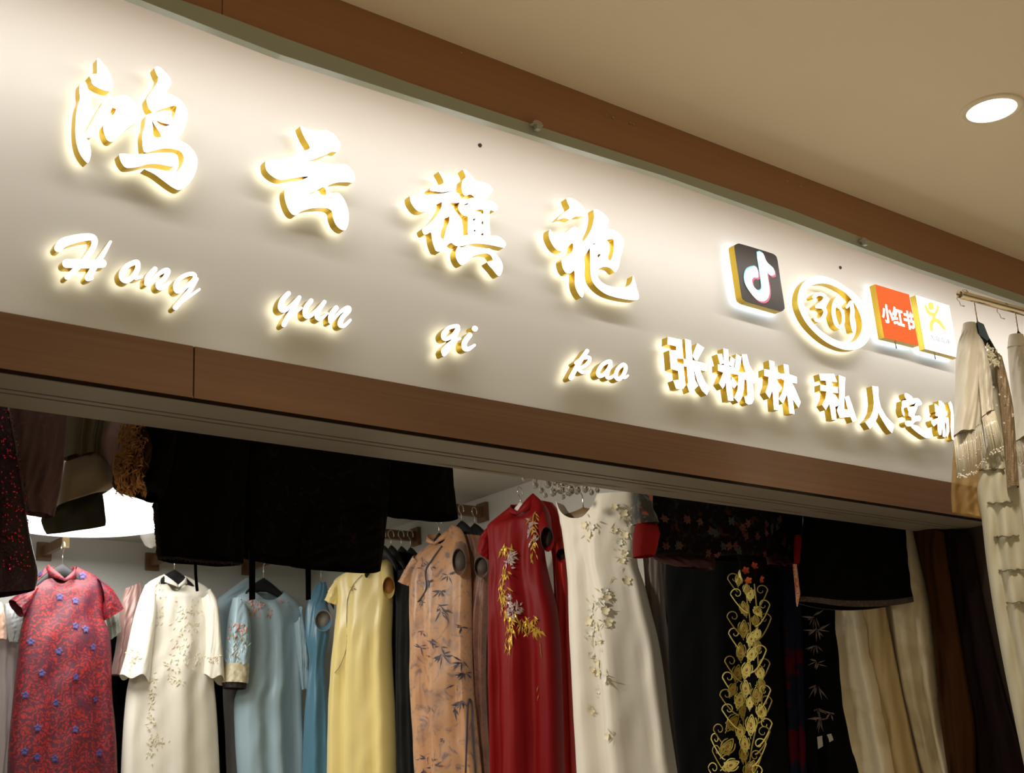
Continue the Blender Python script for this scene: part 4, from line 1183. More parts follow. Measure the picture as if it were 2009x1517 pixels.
# ---- between the back-wall dresses: garments half hidden
for nm, lab, rows, yy, mt, sd in (
        ('blouse', 'pale peach blouse cut by the left edge behind the red dress', [(-120, 430, 10, 430), (-120, 500, 30, 520), (-120, 600, 40, 640), (-120, 660, 36, 668)], 4.02, pmat('pale_peach_cloth', (.72, .48, .36), .5, sheen=.2), 41),
        ('qipao_dress', 'pale mauve skirted dress at the left edge behind the red dress', [(-60, 620, 130, 640), (-40, 720, 120, 700), (-30, 900, 110, 900), (-20, 1200, 100, 1200), (-20, 1517, 70, 1517)], 4.14, M_greyl, 42),
        ('blouse', 'white sleeve of a blouse peeping left of the red dress', [(30, 440, 150, 440), (28, 520, 150, 540), (40, 600, 150, 620), (60, 680, 125, 690)], 4.06, pmat('pale_blue_white_cloth', (.58, .62, .64), .5), 43),
        ('qipao_dress', 'dusty rose dress sleeve peeping between red and ivory dresses', [(800, 340, 900, 300), (770, 450, 900, 450), (755, 600, 850, 600), (735, 750, 830, 750), (705, 890, 800, 900)], 4.06, M_mauve, 44),
        ('qipao_dress', 'black dress hanging in the gap between red and ivory dresses', [(700, 560, 860, 560), (690, 700, 860, 700), (700, 900, 860, 900), (735, 1200, 860, 1200), (745, 1517, 860, 1517)], 4.20, M_blk2, 45),
        ('blouse', 'grey green embroidered blouse sleeve right of the red dress', [(660, 480, 720, 490), (680, 540, 745, 530), (695, 640, 762, 600), (698, 670, 760, 615)], 4.02, pmat('grey_green_cloth', (.30, .31, .26), .6), 46)):
    pl = YP(yy); r = zr(rows, OA, SA)
    t_ = gthing(nm, lab, 'dress' if nm == 'qipao_dress' else 'blouse', pl, (r[0][0] + r[0][2]) / 2, r[0][1], 'garments half hidden on the back wall')
    Cloth('body', r, pl, .035, mt, t_, ((2.4, .008, sd),), seed=sd, extend=r[-1][1] > 1500)

# ------------------------------------------------------------------ right wall garments
OC, SC = (850, 900), 3.992
OZ, SZ = (640, 980), 5.58
GR = 'dresses on the right wall'
# ---- D5 pale yellow
P5 = XP(3.62, 18, 3.3)
d5 = gthing('qipao_dress', 'pale yellow satin qipao with cap sleeves, tucked under the black coat', 'dress', P5, 710, 1110, GR)
b5 = Cloth('body', zr([(1010, 215, 1165, 105), (930, 250, 1180, 130), (842, 300, 1190, 200), (862, 440, 1196, 340), (856, 560, 1192, 520), (845, 700, 1186, 660), (830, 900, 1192, 860), (815, 1100, 1205, 1080), (810, 1300, 1212, 1300), (808, 1517, 1215, 1517)], OB, SA),
           P5, .09, M_yellow, d5, ((2.4, .016, .5), (4.2, .010, 2.1)), seed=5, wrinkle=.0018)
Cloth('sleeve', zr([(850, 290, 900, 300), (822, 345, 885, 390), (792, 415, 868, 450)], OB, SA), P5, .05, M_yellow, d5, ((2, .004, 0),), nv=14, off=.02, extend=False, gather=.9)
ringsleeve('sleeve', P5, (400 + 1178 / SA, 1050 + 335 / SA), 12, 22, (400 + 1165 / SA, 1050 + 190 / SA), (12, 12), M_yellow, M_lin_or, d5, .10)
sp_ = bamboo([(400 + 950 / SA, 1050 + 335 / SA, .5), (400 + 955 / SA, 1050 + 350 / SA, .5)], 5)
leaves('frog_button', b5, sp_, M_goldthread, d5)
# seam piping of the yellow dress
path = [b5.on(400 + x / SA, 1050 + y / SA, .003)[0] for x, y in ((1010, 255), (960, 310), (920, 400), (912, 520), (915, 640), (905, 740), (870, 830), (835, 880))]
tube('piping', catmull(path, 4), .0015, M_lin_gy, d5, 5)

# ---- black garments between the yellow and the tan dress
P5b = XP(3.78, 15, 3.0)
for lab, rows, mt, sd, xx in (('black dress on a bracket right of the yellow dress', [(748, 1082, 800, 1084), (752, 1100, 815, 1095), (765, 1150, 828, 1140), (770, 1250, 815, 1250), (772, 1400, 812, 1400), (775, 1517, 815, 1517)], M_blk2, 51, 3.80),
                              ('dark grey dress between the yellow and tan dresses', [(782, 1120, 815, 1118), (780, 1165, 812, 1160), (782, 1225, 811, 1222), (783, 1350, 812, 1350), (786, 1517, 818, 1517)], pmat('charcoal_cloth', (.012, .013, .013), .8, spec=.15), 52, 3.70)):
    pl = XP(xx, 15, 3.0)
    t_ = gthing('qipao_dress', lab, 'dress', pl, 790, 1085, GR)
    Cloth('body', rows, pl, .05, mt, t_, ((2.4, .008, .4),), seed=sd)

# ---- D6 tan bamboo print
P6 = XP(3.66, 20, 2.7)
d6 = gthing('qipao_dress', 'tan satin qipao printed with dark bamboo sprigs and dark piping', 'dress', P6, 865, 1050, GR)
b6 = Cloth('body', [(858, 1060, 886, 1030), (830, 1080, 905, 1040), (808, 1110, 917, 1078), (808, 1150, 922, 1135), (810, 1250, 923, 1245), (811, 1350, 926, 1345), (815, 1420, 932, 1415), (820, 1517, 942, 1517)],
           P6, .09, M_peach, d6, ((2.3, .014, .2), (4.1, .008, 1.4)), seed=6, wrinkle=.0018, dip=.05, dipt=.07)
collar(P6, (840, 1049), (884, 1036), (853, 1075), .03, M_peach, d6, .04)
Cloth('sleeve', [(816, 1090, 830, 1108), (802, 1115, 815, 1132), (787, 1142, 810, 1152)], P6, .045, M_peach, d6, ((2, .004, 0),), nv=14, off=.02, extend=False, gather=.9)
ringsleeve('sleeve', P6, (901, 1102), 14, 27, (905, 1070), (13, 18), M_peach2, M_lin_gy, d6, .10)
spots = [(842, 1140, 1), (865, 1160, 1), (862, 1190, 1.25), (868, 1200, 1.2), (880, 1130, .9), (828, 1180, .9), (830, 1240, 1), (845, 1255, 1), (862, 1270, 1.25), (868, 1285, 1.2), (858, 1290, 1.1), (838, 1290, 1.0), (825, 1270, .9), (905, 1300, 1.1), (912, 1320, 1.2), (895, 1345, 1), (905, 1375, 1.2), (890, 1390, 1.1), (838, 1485, 1.2), (850, 1500, 1.3), (832, 1510, 1.3), (870, 1450, .8), (845, 1390, .7), (905, 1230, .8)]
leaves('bamboo_print', b6, bamboo(spots, 6), M_bamb, d6, lift=.0006, off=.002)
path = [b6.on(x, y, .004)[0] for x, y in ((868, 1072), (858, 1085), (848, 1100), (836, 1120), (838, 1150), (833, 1165), (822, 1180), (810, 1192))]
tube('piping', catmull(path, 4), .004, M_bamb, d6, 6)
path = [b6.on(x, y, .004)[0] for x, y in ((915, 1517), (915, 1440), (916, 1390), (920, 1372), (925, 1385), (926, 1440), (932, 1517))]
tube('slit_piping', catmull(path, 3), .004, M_bamb, d6, 6)
rr = random.Random(66); sp_ = []
for x, y in ((832, 1105), (838, 1110), (845, 1112), (828, 1116)):
    for k in range(3): sp_.append((x + rr.uniform(-4, 4), y + rr.uniform(-3, 3), rr.uniform(0, 360), .03, .004))
leaves('frog_button', b6, sp_, M_bamb, d6)
for i, (dx, lab, rows, sd) in enumerate(((.08, 'rose tan printed qipao directly right of the tan bamboo one', [(905, 1048, 948, 1052), (912, 1080, 962, 1075), (922, 1120, 962, 1115), (920, 1200, 956, 1200), (925, 1350, 952, 1350), (932, 1517, 962, 1517)], 61),
                                         (.16, 'dark rose printed qipao squeezed against the crimson dress', [(930, 1056, 960, 1050), (940, 1080, 975, 1075), (945, 1120, 975, 1115), (944, 1200, 974, 1200), (948, 1350, 975, 1350), (952, 1517, 985, 1517)], 62))):
    pl = XP(3.66 + dx, 20, 2.7)
    t_ = gthing('qipao_dress', lab, 'dress', pl, 930, 1050, GR)
    Cloth('body', rows, pl, .045, M_peach2, t_, ((2.6, .012, .3 + i),), seed=sd, wrinkle=.0018)
    if i == 0: ringsleeve('sleeve', pl, (944, 1113), 14, 21, (945, 1085), (13, 16), M_peach2, M_lin_gy, t_, .12)
hanger('dark hanger with bent hook in the tan bamboo qipao', P6, (862, 1052), .16, (880, 1010))
for i, (x, y, xx) in enumerate(((906, 1020, 3.76), (932, 1025, 3.88))):
    pl = XP(xx, 20, 2.7)
    hanger('black hanger on the second right-wall bracket, %s' % ('above the rose tan qipao' if i == 0 else 'nearest the crimson dress'), pl, (x, y + 8), .22, (x + 1, y - 30))
for i, (x, y, xx) in enumerate(((752, 1075, 3.66), (768, 1076, 3.74), (788, 1078, 3.82), (806, 1080, 3.90))):
    pl = XP(xx, 15, 3.0)
    hanger('black hanger on the bracket above the yellow dress, %s from the coat' % ('first', 'second', 'third', 'fourth')[i], pl, (x, y), .20, (x + 2, 1040))

# ---- D7 crimson dress
P7 = XP(3.58, 22, 1.9)
d7 = gthing('qipao_dress', 'crimson satin qipao embroidered with a golden phoenix-like spray', 'dress', P7, 1020, 980, GR)
b7 = Cloth('body', zr([(608, 372, 785, 275), (520, 450, 860, 350), (440, 535, 880, 440), (448, 640, 866, 560), (455, 720, 858, 660), (463, 850, 872, 800), (465, 1000, 905, 960), (462, 1200, 955, 1160), (460, 1350, 975, 1330), (462, 1590, 992, 1590), (470, 1980, 1005, 1980), (478, 2463, 1018, 2463)], OC, SC),
           P7, .10, M_redsat, d7, ((1.9, .034, 1.5), (4.0, .012, .2)), seed=7, nv=60, dip=.07, dipt=.08)
collar(P7, (1003, 990), (1046, 968), (1015, 1018), .05, M_redsat, d7, .045)
Cloth('sleeve', zr([(470, 505, 470, 600), (400, 600, 462, 720), (362, 720, 455, 800)], OC, SC), P7, .05, M_redsat, d7, ((2, .004, 0),), nv=14, off=.0, extend=False, gather=.9)
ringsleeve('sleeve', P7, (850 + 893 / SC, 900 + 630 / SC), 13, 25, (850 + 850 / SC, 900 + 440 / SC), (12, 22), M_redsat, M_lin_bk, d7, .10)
rr = random.Random(77); g_, s__ = [], []
px_path = [(560, 690), (575, 720), (570, 870), (560, 920), (555, 970), (550, 1030), (550, 1080), (555, 1130), (570, 1180), (595, 1230), (610, 1270), (605, 1330), (600, 1400), (590, 1450), (650, 1250), (690, 1280), (730, 1300), (770, 1310), (800, 1330), (820, 1360), (790, 1250), (740, 1250)]
for x, y in px_path:
    for k in range(8):
        g_.append((OC[0] + (x + rr.gauss(0, 14)) / SC, OC[1] + (y + rr.gauss(0, 22)) / SC, rr.choice((-100, -70, -50, -130)) + rr.uniform(-25, 25), rr.uniform(.025, .05), rr.uniform(.005, .010)))
for x, y in ((800, 420), (795, 470), (790, 520), (790, 560), (785, 620), (775, 680), (780, 740)):
    for k in range(5): g_.append((OC[0] + (x + rr.gauss(0, 9)) / SC, OC[1] + (y + rr.gauss(0, 15)) / SC, -90 + rr.uniform(-40, 40), rr.uniform(.02, .045), .006))
for x, y in ((600, 780), (590, 800), (615, 760), (610, 830), (600, 1120), (610, 1160), (640, 1190), (660, 1150), (770, 500), (770, 560), (800, 640), (620, 1210)):
    for k in range(7): s__.append((OC[0] + (x + rr.gauss(0, 12)) / SC, OC[1] + (y + rr.gauss(0, 12)) / SC, rr.uniform(0, 360), rr.uniform(.02, .035), .010))
for x, y in ((835, 1420), (840, 1480)): g_.append((OC[0] + x / SC, OC[1] + y / SC, -85, .05, .004))
for x, y in ((1057, 1345), (1058, 1362)): g_.append((x, y, -110, .03, .004))
leaves('gold_embroidery', b7, g_, M_goldemb, d7, lift=.004); leaves('silver_embroidery', b7, s__, M_silv, d7, lift=.004)
hanger('white hanger showing in the collar of the crimson dress', P7, (1022, 992), .20, (1024, 955), M_white, group='pale hangers')
P7b = XP(3.74, 22, 1.9)
d7b = gthing('qipao_dress', 'scarlet satin qipao hanging behind the crimson one, beside the cream-white gown', 'dress', P7b, 1080, 990, GR)
b7b = Cloth('body', zr([(800, 325, 930, 345), (860, 380, 1000, 440), (900, 470, 1025, 520), (920, 640, 1030, 600), (950, 760, 1042, 730), (962, 900, 1050, 860), (972, 1100, 1075, 1100), (982, 1400, 1090, 1400), (985, 1700, 1100, 1700), (1000, 2000, 1115, 2000), (1020, 2463, 1135, 2463)], OC, SC), P7b, .06, M_redsat2, d7b, ((2.2, .012, .9),), seed=71)
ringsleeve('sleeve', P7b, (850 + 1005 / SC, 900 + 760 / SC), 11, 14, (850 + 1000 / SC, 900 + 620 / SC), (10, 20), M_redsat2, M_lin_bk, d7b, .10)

# ---- D8 cream white gown with fabric flowers
P8 = XP(3.50, 24, 1.3)
d8 = gthing('qipao_dress', 'cream-white satin gown with raised flowers and a scooped neckline', 'dress', P8, 1180, 1000, GR)
b8 = Cloth('body', zr([(972, 345, 1585, 272), (985, 400, 1592, 340), (1000, 460, 1595, 410), (1008, 510, 1595, 480), (1022, 570, 1594, 560), (1040, 700, 1592, 700), (1060, 850, 1594, 830), (1075, 1000, 1650, 1000), (1082, 1200, 1700, 1200), (1088, 1400, 1750, 1400), (1105, 1700, 1800, 1700), (1120, 2000, 1835, 2000), (1145, 2463, 1905, 2463)], OC, SC),
           P8, .10, M_ivsat, d8, ((2.1, .028, .4), (3.7, .010, 1.2)), seed=8, nv=90, dip=.085, dipt=.16, dipc=-.36, dipx=.55, dipback=.9, dippow=.6, gather=.6)
OD, SD = (1080, 1120), 3.82
fl = [(OD[0] + x / SD, OD[1] + y / SD) for x, y in ((300, 320), (410, 300), (360, 420), (300, 460), (340, 540), (380, 530), (300, 630), (370, 690), (310, 740), (420, 810), (375, 765), (420, 195), (380, 250), (290, 380), (430, 390), (360, 900), (300, 1050), (435, 1240), (320, 260))]
fl += [(OC[0] + x / SC, OC[1] + y / SC) for x, y in ((1420, 380), (1490, 430), (1530, 520), (1420, 560), (1500, 600), (1460, 660), (1500, 740), (1480, 800), (1250, 540), (1190, 520), (1230, 600), (1340, 1040), (1510, 960))]
rr = random.Random(88)
for i, (x, y) in enumerate(fl):
    p, nn, ax, ay = b8.on(x, y, .003)
    obj('flower', *flower_geo(p, nn, ax, ay, rr.uniform(.011, .019), rr.uniform(0, 1.2)), M_petal if i % 3 else M_petal2, d8, True)
leaves('twigs', b8, [(x + rr.gauss(0, 7), y + rr.gauss(0, 9), rr.uniform(0, 360), rr.uniform(.02, .04), .006) for x, y in fl for k in range(4)], M_champ, d8)
wood_h = hanger('broad brown hanger inside the scooped neckline of the cream-white gown', P8, (1145, 1003), .17, (1140, 950), pmat('tan_wood_hanger', (.21, .125, .06), .5), drop=.0, off=-.03, group='pale hangers')
pl = XP(3.66, 24, 1.2)
for lab, rows, mt, sd, xx in (('narrow grey dress at the right side of the cream-white gown', [(1245, 1020, 1300, 1030), (1262, 1085, 1296, 1090), (1272, 1200, 1304, 1200), (1290, 1300, 1318, 1300), (1305, 1420, 1330, 1420), (1318, 1517, 1338, 1517)], pmat('taupe_grey_cloth', (.17, .14, .12), .6, sheen=.2), 81, 3.62),
                              ('pale mauve-grey dress between the cream-white gown and the black one', [(1270, 1030, 1318, 1040), (1285, 1100, 1315, 1105), (1292, 1200, 1318, 1200), (1300, 1350, 1328, 1350), (1322, 1517, 1345, 1517)], M_greyl, 82, 3.72)):
    pl = XP(xx, 24, 1.2)
    t_ = gthing('qipao_dress', lab, 'dress', pl, 1290, 1025, GR)
    Cloth('body', rows, pl, .04, mt, t_, ((2.4, .008, .4),), seed=sd)

# ---- crystal beads cluster hanging near the crimson dress
M_crys = pmat('clear_crystal', (.62, .60, .56), .05, spec=.8)
M_crys.node_tree.nodes['Principled BSDF'].inputs['Transmission Weight'].default_value = .85
p = at(1090, 960, x=3.1)
cl = thing('crystal_chandelier', 'small chandelier of clear crystal drops above the crimson and cream-white dresses', 'chandelier', (p[0], p[1], SHOP_Z))
rr = random.Random(12); vs = []
tube('stem', [(p[0], p[1], SHOP_Z), (p[0], p[1], p[2] + .02)], .006, M_wire, cl, 8)
for i, (x, y, r) in enumerate(((1028, 940, 5), (1050, 952, 7), (1062, 962, 6), (1075, 950, 8), (1085, 966, 8), (1100, 958, 11), (1117, 962, 11), (1132, 962, 8), (1148, 960, 7), (1160, 966, 6), (1090, 945, 8), (1110, 945, 8), (1130, 947, 8), (1050, 940, 6), (1070, 972, 5), (1172, 962, 5), (1105, 975, 5))):
    q = at(x, y, x=3.1 + rr.uniform(-.05, .05)); rad = r / 2595 * np.linalg.norm(q - CAM)
    V, Fs = [], []
    for a in range(5):
        for k in range(8):
            ph = math.pi * a / 4 - math.pi / 2; th = 2 * math.pi * k / 8 + (a % 2) * .39
            V.append(q + rad * np.array([math.cos(ph) * math.cos(th), math.cos(ph) * math.sin(th), math.sin(ph) * 1.15]))
    for a in range(4):
        for k in range(8): Fs.append((a * 8 + k, a * 8 + (k + 1) % 8, (a + 1) * 8 + (k + 1) % 8, (a + 1) * 8 + k))
    obj('crystal_drop', V, Fs, M_crys, cl)
    tube('wire', [(q[0], q[1], q[2] + rad), (p[0] + (q[0] - p[0]) * .3, p[1] + (q[1] - p[1]) * .3, SHOP_Z)], .0012, M_wire, cl, 4)

# ---- D9 black gown with golden peacock feathers
P9 = XP(3.56, 26, .7)
d9 = gthing('qipao_dress', 'black gown with a column of golden peacock-feather embroidery', 'dress', P9, 1410, 1040, GR)
b9 = Cloth('body', [(1330, 1010, 1490, 1000), (1312, 1060, 1510, 1050), (1308, 1130, 1520, 1120), (1312, 1200, 1526, 1200), (1318, 1350, 1535, 1350), (1335, 1517, 1548, 1517)], P9, .09, M_blk, d9, ((2.2, .014, .9), (3.7, .007, .2)), seed=9, nv=50)
OE, SE = (1360, 1120), 3.82
M_feath = pmat('golden_thread_feather', (.40, .31, .055), .4, metal=.2)
M_vane = pmat('dull_olive_gold_vane', (.15, .105, .014), .6)
M_feyelow = pmat('bright_yellow_thread', (.78, .68, .19), .45)
M_feye = pmat('orange_feather_eye', (.42, .10, .025), .5)
rr = random.Random(99)
feath = ((350, 60, 75, 30), (370, 20, 85, 26), (400, 130, 80, 24), (430, 170, 80, 30), (385, 275, 95, 34), (480, 300, 120, 26), (380, 425, 80, 40), (440, 505, 70, 34), (355, 595, 85, 40), (445, 620, 60, 36), (330, 760, 75, 40), (408, 735, 65, 40), (295, 885, 60, 32), (395, 875, 80, 38), (478, 925, 80, 42), (345, 960, 70, 38), (375, 1035, 75, 36), (510, 1050, 95, 34), (298, 1130, 45, 46), (440, 1145, 80, 46), (262, 1315, 50, 46), (385, 1290, 85, 36), (375, 1370, 80, 32), (290, 1455, 20, 40), (440, 1470, 60, 36), (500, 760, 100, 30), (465, 370, 90, 26), (482, 470, 90, 26), (480, 560, 95, 28), (350, 1200, 80, 34), (410, 1500, 85, 36), (430, 985, 80, 28), (510, 850, 100, 28))
for i, (x, y, a, sz) in enumerate(feath):
    p, nn, ax, ay = b9.on(OE[0] + x / SE, OE[1] + y / SE, .004)
    L = sz / SE * .00168 * 2.0
    a = math.radians(a); d = ax * math.cos(a) + ay * math.sin(a); e = np.cross(nn, d)

    def P_(u, v): return p + d * u * L + e * v * L
    parts = []
    for sc in (1.0, .72, .45):
        lp = [P_(math.cos(t) * .72 * sc - .08 * (sc < .9), math.sin(t) * .46 * sc * abs(math.sin(t / 2)) ** .8) for t in np.linspace(0, 2 * math.pi, 21)]
        parts.append(tube_geo(lp, .0024, 5, False))
    for sg in (-1, 1):
        cv = [P_(.5 - q * 1.5, sg * (.36 + .26 * math.sin(q * 4.2)) * (1 - q * .3)) for q in np.linspace(0, 1, 9)]
        parts.append(tube_geo(cv, .0022, 5))
        cv = [P_(-.55 - .3 * math.cos(q) * q / 3, sg * (.25 + .2 * math.sin(q))) for q in np.linspace(0, 4.5, 11)]
        parts.append(tube_geo(cv, .0020, 5))
    parts.append(tube_geo([P_(.5, 0), P_(-.2, .02), P_(-.8, .05), P_(-1.25, -.05)], .0018, 5))
    v, f = merge(parts)
    fe = obj('feather', v, f, M_feyelow if i % 2 else M_feath, d9, True)
    v, f = [P_(0, 0) + nn * .001] + [P_(math.cos(t) * .5, math.sin(t) * .30 * abs(math.sin(t / 2)) ** .8) for t in np.linspace(0, 2 * math.pi, 14)[:-1]], []
    f = [(0, 1 + k, 1 + (k + 1) % 13) for k in range(13)]
    obj('feather_vane', v, f, M_vane, fe)
    v = [P_(-.14, 0) + nn * .003] + [P_(-.14 + math.cos(t) * .14, math.sin(t) * .11) + nn * .002 for t in np.linspace(0, 2 * math.pi, 9)[:-1]]
    obj('feather_eye', v, [(0, 1 + k, 1 + (k + 1) % 8) for k in range(8)], M_feye, fe)

for i, (x, y, sg) in enumerate(((305, 60, -1), (330, 175, -1), (300, 345, -1), (310, 470, -1), (280, 680, -1), (262, 800, -1), (250, 930, -1), (265, 1040, -1), (200, 1190, -1), (175, 1260, -1), (185, 1350, -1), (160, 1480, -1),
                              (510, 150, 1), (525, 260, 1), (535, 360, 1), (500, 600, 1), (525, 700, 1), (530, 900, 1), (540, 980, 1), (540, 1150, 1), (525, 1210, 1), (500, 1300, 1), (470, 1390, 1), (475, 1500, 1))):
    p, nn, ax, ay = b9.on(OE[0] + x / SE, OE[1] + y / SE, .004)
    cv = [p + (ax * sg * (r_ * math.cos(q)) + ay * r_ * math.sin(q)) for q, r_ in ((t, .022 * (1 - t / 7.5)) for t in np.linspace(0, 6.2, 22))]
    st = [p - ax * sg * .035 - ay * .07 + (ax * sg * .057 * t + ay * .07 * t ** 1.6) for t in np.linspace(0, 1, 8)][:-1]
    obj('curl', *tube_geo(st + cv, [.0026 - .0012 * k / 28 for k in range(len(st) + len(cv))], 5), M_feyelow if i % 2 else M_feath, d9, True)
for k, pxs_ in enumerate((((400, -60), (405, 200), (430, 400), (420, 620), (390, 820), (380, 1000), (375, 1200), (390, 1400), (395, 1560)), ((440, -60), (470, 200), (485, 420), (485, 640), (500, 820), (515, 1000), (470, 1200), (430, 1400), (420, 1560)))):
    st = [b9.on(OE[0] + x / SE, OE[1] + y / SE, .003)[0] for x, y in catmull(pxs_, 5)]
    obj('vine', *tube_geo(st, .0028, 5), M_feath, d9, True)

# ---- dark dresses right of it
for lab, rows, mt, sd, xx, pxy in (('dark navy dress with red flowers right of the peacock gown', [(1490, 1040, 1560, 1040), (1500, 1110, 1565, 1110), (1512, 1200, 1572, 1200), (1522, 1350, 1576, 1350), (1530, 1517, 1582, 1517)], M_navy, 91, 3.76, (1520, 1040)),):
    pl = XP(xx, 26, .5)
    t_ = gthing('qipao_dress', lab, 'dress', pl, *pxy, GR)
    Cloth('body', rows, pl, .05, mt, t_, ((2.4, .010, .4),), seed=sd)
P12 = XP(3.80, 28, .6)
d12 = gthing('qipao_dress', 'black dress with pale bamboo leaf sprigs, left of the cream brocade gown', 'dress', P12, 1600, 1100, GR)
b12 = Cloth('body', [(1552, 1080, 1640, 1080), (1556, 1150, 1642, 1150), (1560, 1230, 1646, 1230), (1564, 1350, 1656, 1350), (1568, 1430, 1670, 1430), (1575, 1517, 1690, 1517)], P12, .05, M_blk, d12, ((2.4, .010, .4),), seed=92)
leaves('leaf_embroidery', b12, bamboo([(1598, 1210, 1), (1602, 1235, 1.2), (1600, 1265, .9), (1603, 1300, .9), (1604, 1345, 1.2), (1606, 1390, 1.3), (1610, 1410, 1.2), (1628, 1400, .9)], 12, wd=.007), pmat('faded_leaf_embroidery', (.20, .15, .12), .5), d12)
v = [b12.on(x, y, .012)[0] for x, y in ((1609, 1446), (1627, 1440), (1632, 1453), (1611, 1470))]
obj('paper_tag', v, [(0, 1, 2, 3)], pmat('paper_tag', (.45, .45, .45), .6), d12)
P13 = XP(3.90, 25, .52)
d13 = gthing('qipao_dress', 'cream brocade gown, left of the pair under the black jacket', 'dress', P13, 1690, 1150, GR)
b13 = Cloth('body', [(1605, 1080, 1720, 1080), (1610, 1150, 1730, 1150), (1619, 1205, 1745, 1205), (1631, 1300, 1768, 1300), (1652, 1400, 1790, 1400), (1676, 1517, 1812, 1517)], P13, .10, M_cream, d13, ((1.9, .026, .6), (4.0, .008, .2)), seed=93, nv=50)
Cloth('fold_shade', [(1688, 1150, 1732, 1150), (1694, 1205, 1740, 1205), (1704, 1300, 1758, 1300), (1722, 1400, 1778, 1400), (1742, 1517, 1803, 1517)], P13, .02, M_creamdk, d13, ((1.5, .008, .6),), seed=97, off=.085, nv=30)  # dark yellow strip: recess shade between the folds, put into the colour
P14 = XP(3.99, 22, .34)
d14 = gthing('qipao_dress', 'cream brocade gown, right of the pair beside the rust velvet one', 'dress', P14, 1790, 1050, GR)
Cloth('body', [(1700, 1040, 1796, 1040), (1712, 1100, 1808, 1100), (1727, 1190, 1825, 1180), (1746, 1300, 1840, 1300), (1768, 1400, 1852, 1400), (1800, 1517, 1872, 1517)], P14, .07, M_cream, d14, ((1.7, .016, 2.6), (4.0, .008, .2)), seed=94, nv=50)
for lab, rows, mt, sd, xx in (('rust brown velvet gown right of the cream brocade pair', [(1790, 1035, 1852, 1045), (1800, 1080, 1856, 1080), (1824, 1180, 1872, 1180), (1838, 1300, 1892, 1300), (1848, 1420, 1912, 1420), (1862, 1517, 1914, 1517)], M_rust, 95, 4.01),
                              ('very dark maroon velvet gown beside the jamb', [(1840, 1040, 1905, 1050), (1848, 1080, 1912, 1080), (1872, 1180, 1930, 1180), (1893, 1320, 1962, 1320), (1912, 1420, 1990, 1420), (1918, 1517, 2020, 1517)], M_maroon, 96, 4.06)):
    pl = XP(xx, 22, .2)
    t_ = gthing('qipao_dress', lab, 'dress', pl, rows[0][0] + 30, rows[0][1], GR)
    Cloth('body', rows, pl, .06, mt, t_, ((2.0, .012, .4),), seed=sd, nv=50)

# ------------------------------------------------------------------ coats on the rail behind the header
def YC(y): return YP(y)


GC = 'garments on the rail behind the header'
O1, S1 = (0, 760), 3.992
# sequined wine jacket at far left
pl = YC(.36)
t_ = gthing('sequin_jacket', 'wine red sequined jacket cut by the left edge of the picture', 'jacket', pl, 10, 700, GC)
sq_ = Cloth('body', [(-150, 640, -10, 640), (-190, 720, 5, 720), (-190, 800, 12, 800), (-190, 880, 26, 880), (-190, 970, 41, 970), (-190, 1060, 56, 1060), (-180, 1130, 70, 1125), (-150, 1190, 64, 1160)], pl, .06, M_seq, t_, ((2, .01, .4),), seed=101, extend=False)
rr = random.Random(5)
leaves('sequins', sq_, [(rr.uniform(0, 56), rr.uniform(800, 1120), rr.uniform(0, 360), rr.choice((.004, .005, .007)), .005) for k in range(220)], M_seqp, t_, off=.005)
pl = YC(.42)
t_ = gthing('brocade_jacket', 'dusty rose jacquard jacket hem beside the sequined one', 'jacket', pl, 80, 720, GC)
Cloth('body', [(20, 700, 135, 700), (18, 800, 131, 800), (24, 870, 125, 880), (32, 950, 116, 960), (45, 1005, 104, 1016)], pl, .04, M_mauvej, t_, ((2, .004, .4),), seed=102, extend=False)
pl = YC(.50)
t_ = gthing('satin_coat', 'olive satin coat with a tan turned cuff, hanging before the ceiling lamp', 'coat', pl, 165, 720, GC)
Cloth('sleeve', [(128, 720, 216, 730), (126, 815, 205, 826), (124, 860, 197, 870), (122, 900, 196, 896)], pl, .045, M_olive, t_, ((2.5, .012, .4),), seed=103, extend=False, wrinkle=0)
Cloth('cuff', [(126, 908, 185, 890), (120, 930, 200, 905), (117, 950, 218, 935), (115, 975, 224, 952), (114, 992, 205, 968)], pl, .055, M_tan, t_, ((1.5, .005, .4),), seed=104, extend=False, wrinkle=0, off=.02)
Cloth('panel', [(112, 985, 200, 965), (100, 1000, 203, 985), (82, 1016, 205, 1005), (85, 1035, 207, 1022), (92, 1048, 206, 1032)], pl, .02, M_dkgreen, t_, ((2.0, .004, .4),), seed=105, extend=False, wrinkle=0, off=-.02)
pl = YC(.47)
t_ = gthing('satin_coat', 'dusty mauve satin sleeve between the olive coat and the fur cuff', 'coat', pl, 235, 740, GC)
Cloth('sleeve', [(215, 740, 290, 745), (205, 825, 285, 835), (197, 860, 275, 870), (199, 895, 262, 900), (212, 925, 248, 930)], pl, .05, M_mauve, t_, ((1.4, .008, .6),), seed=106, extend=False)
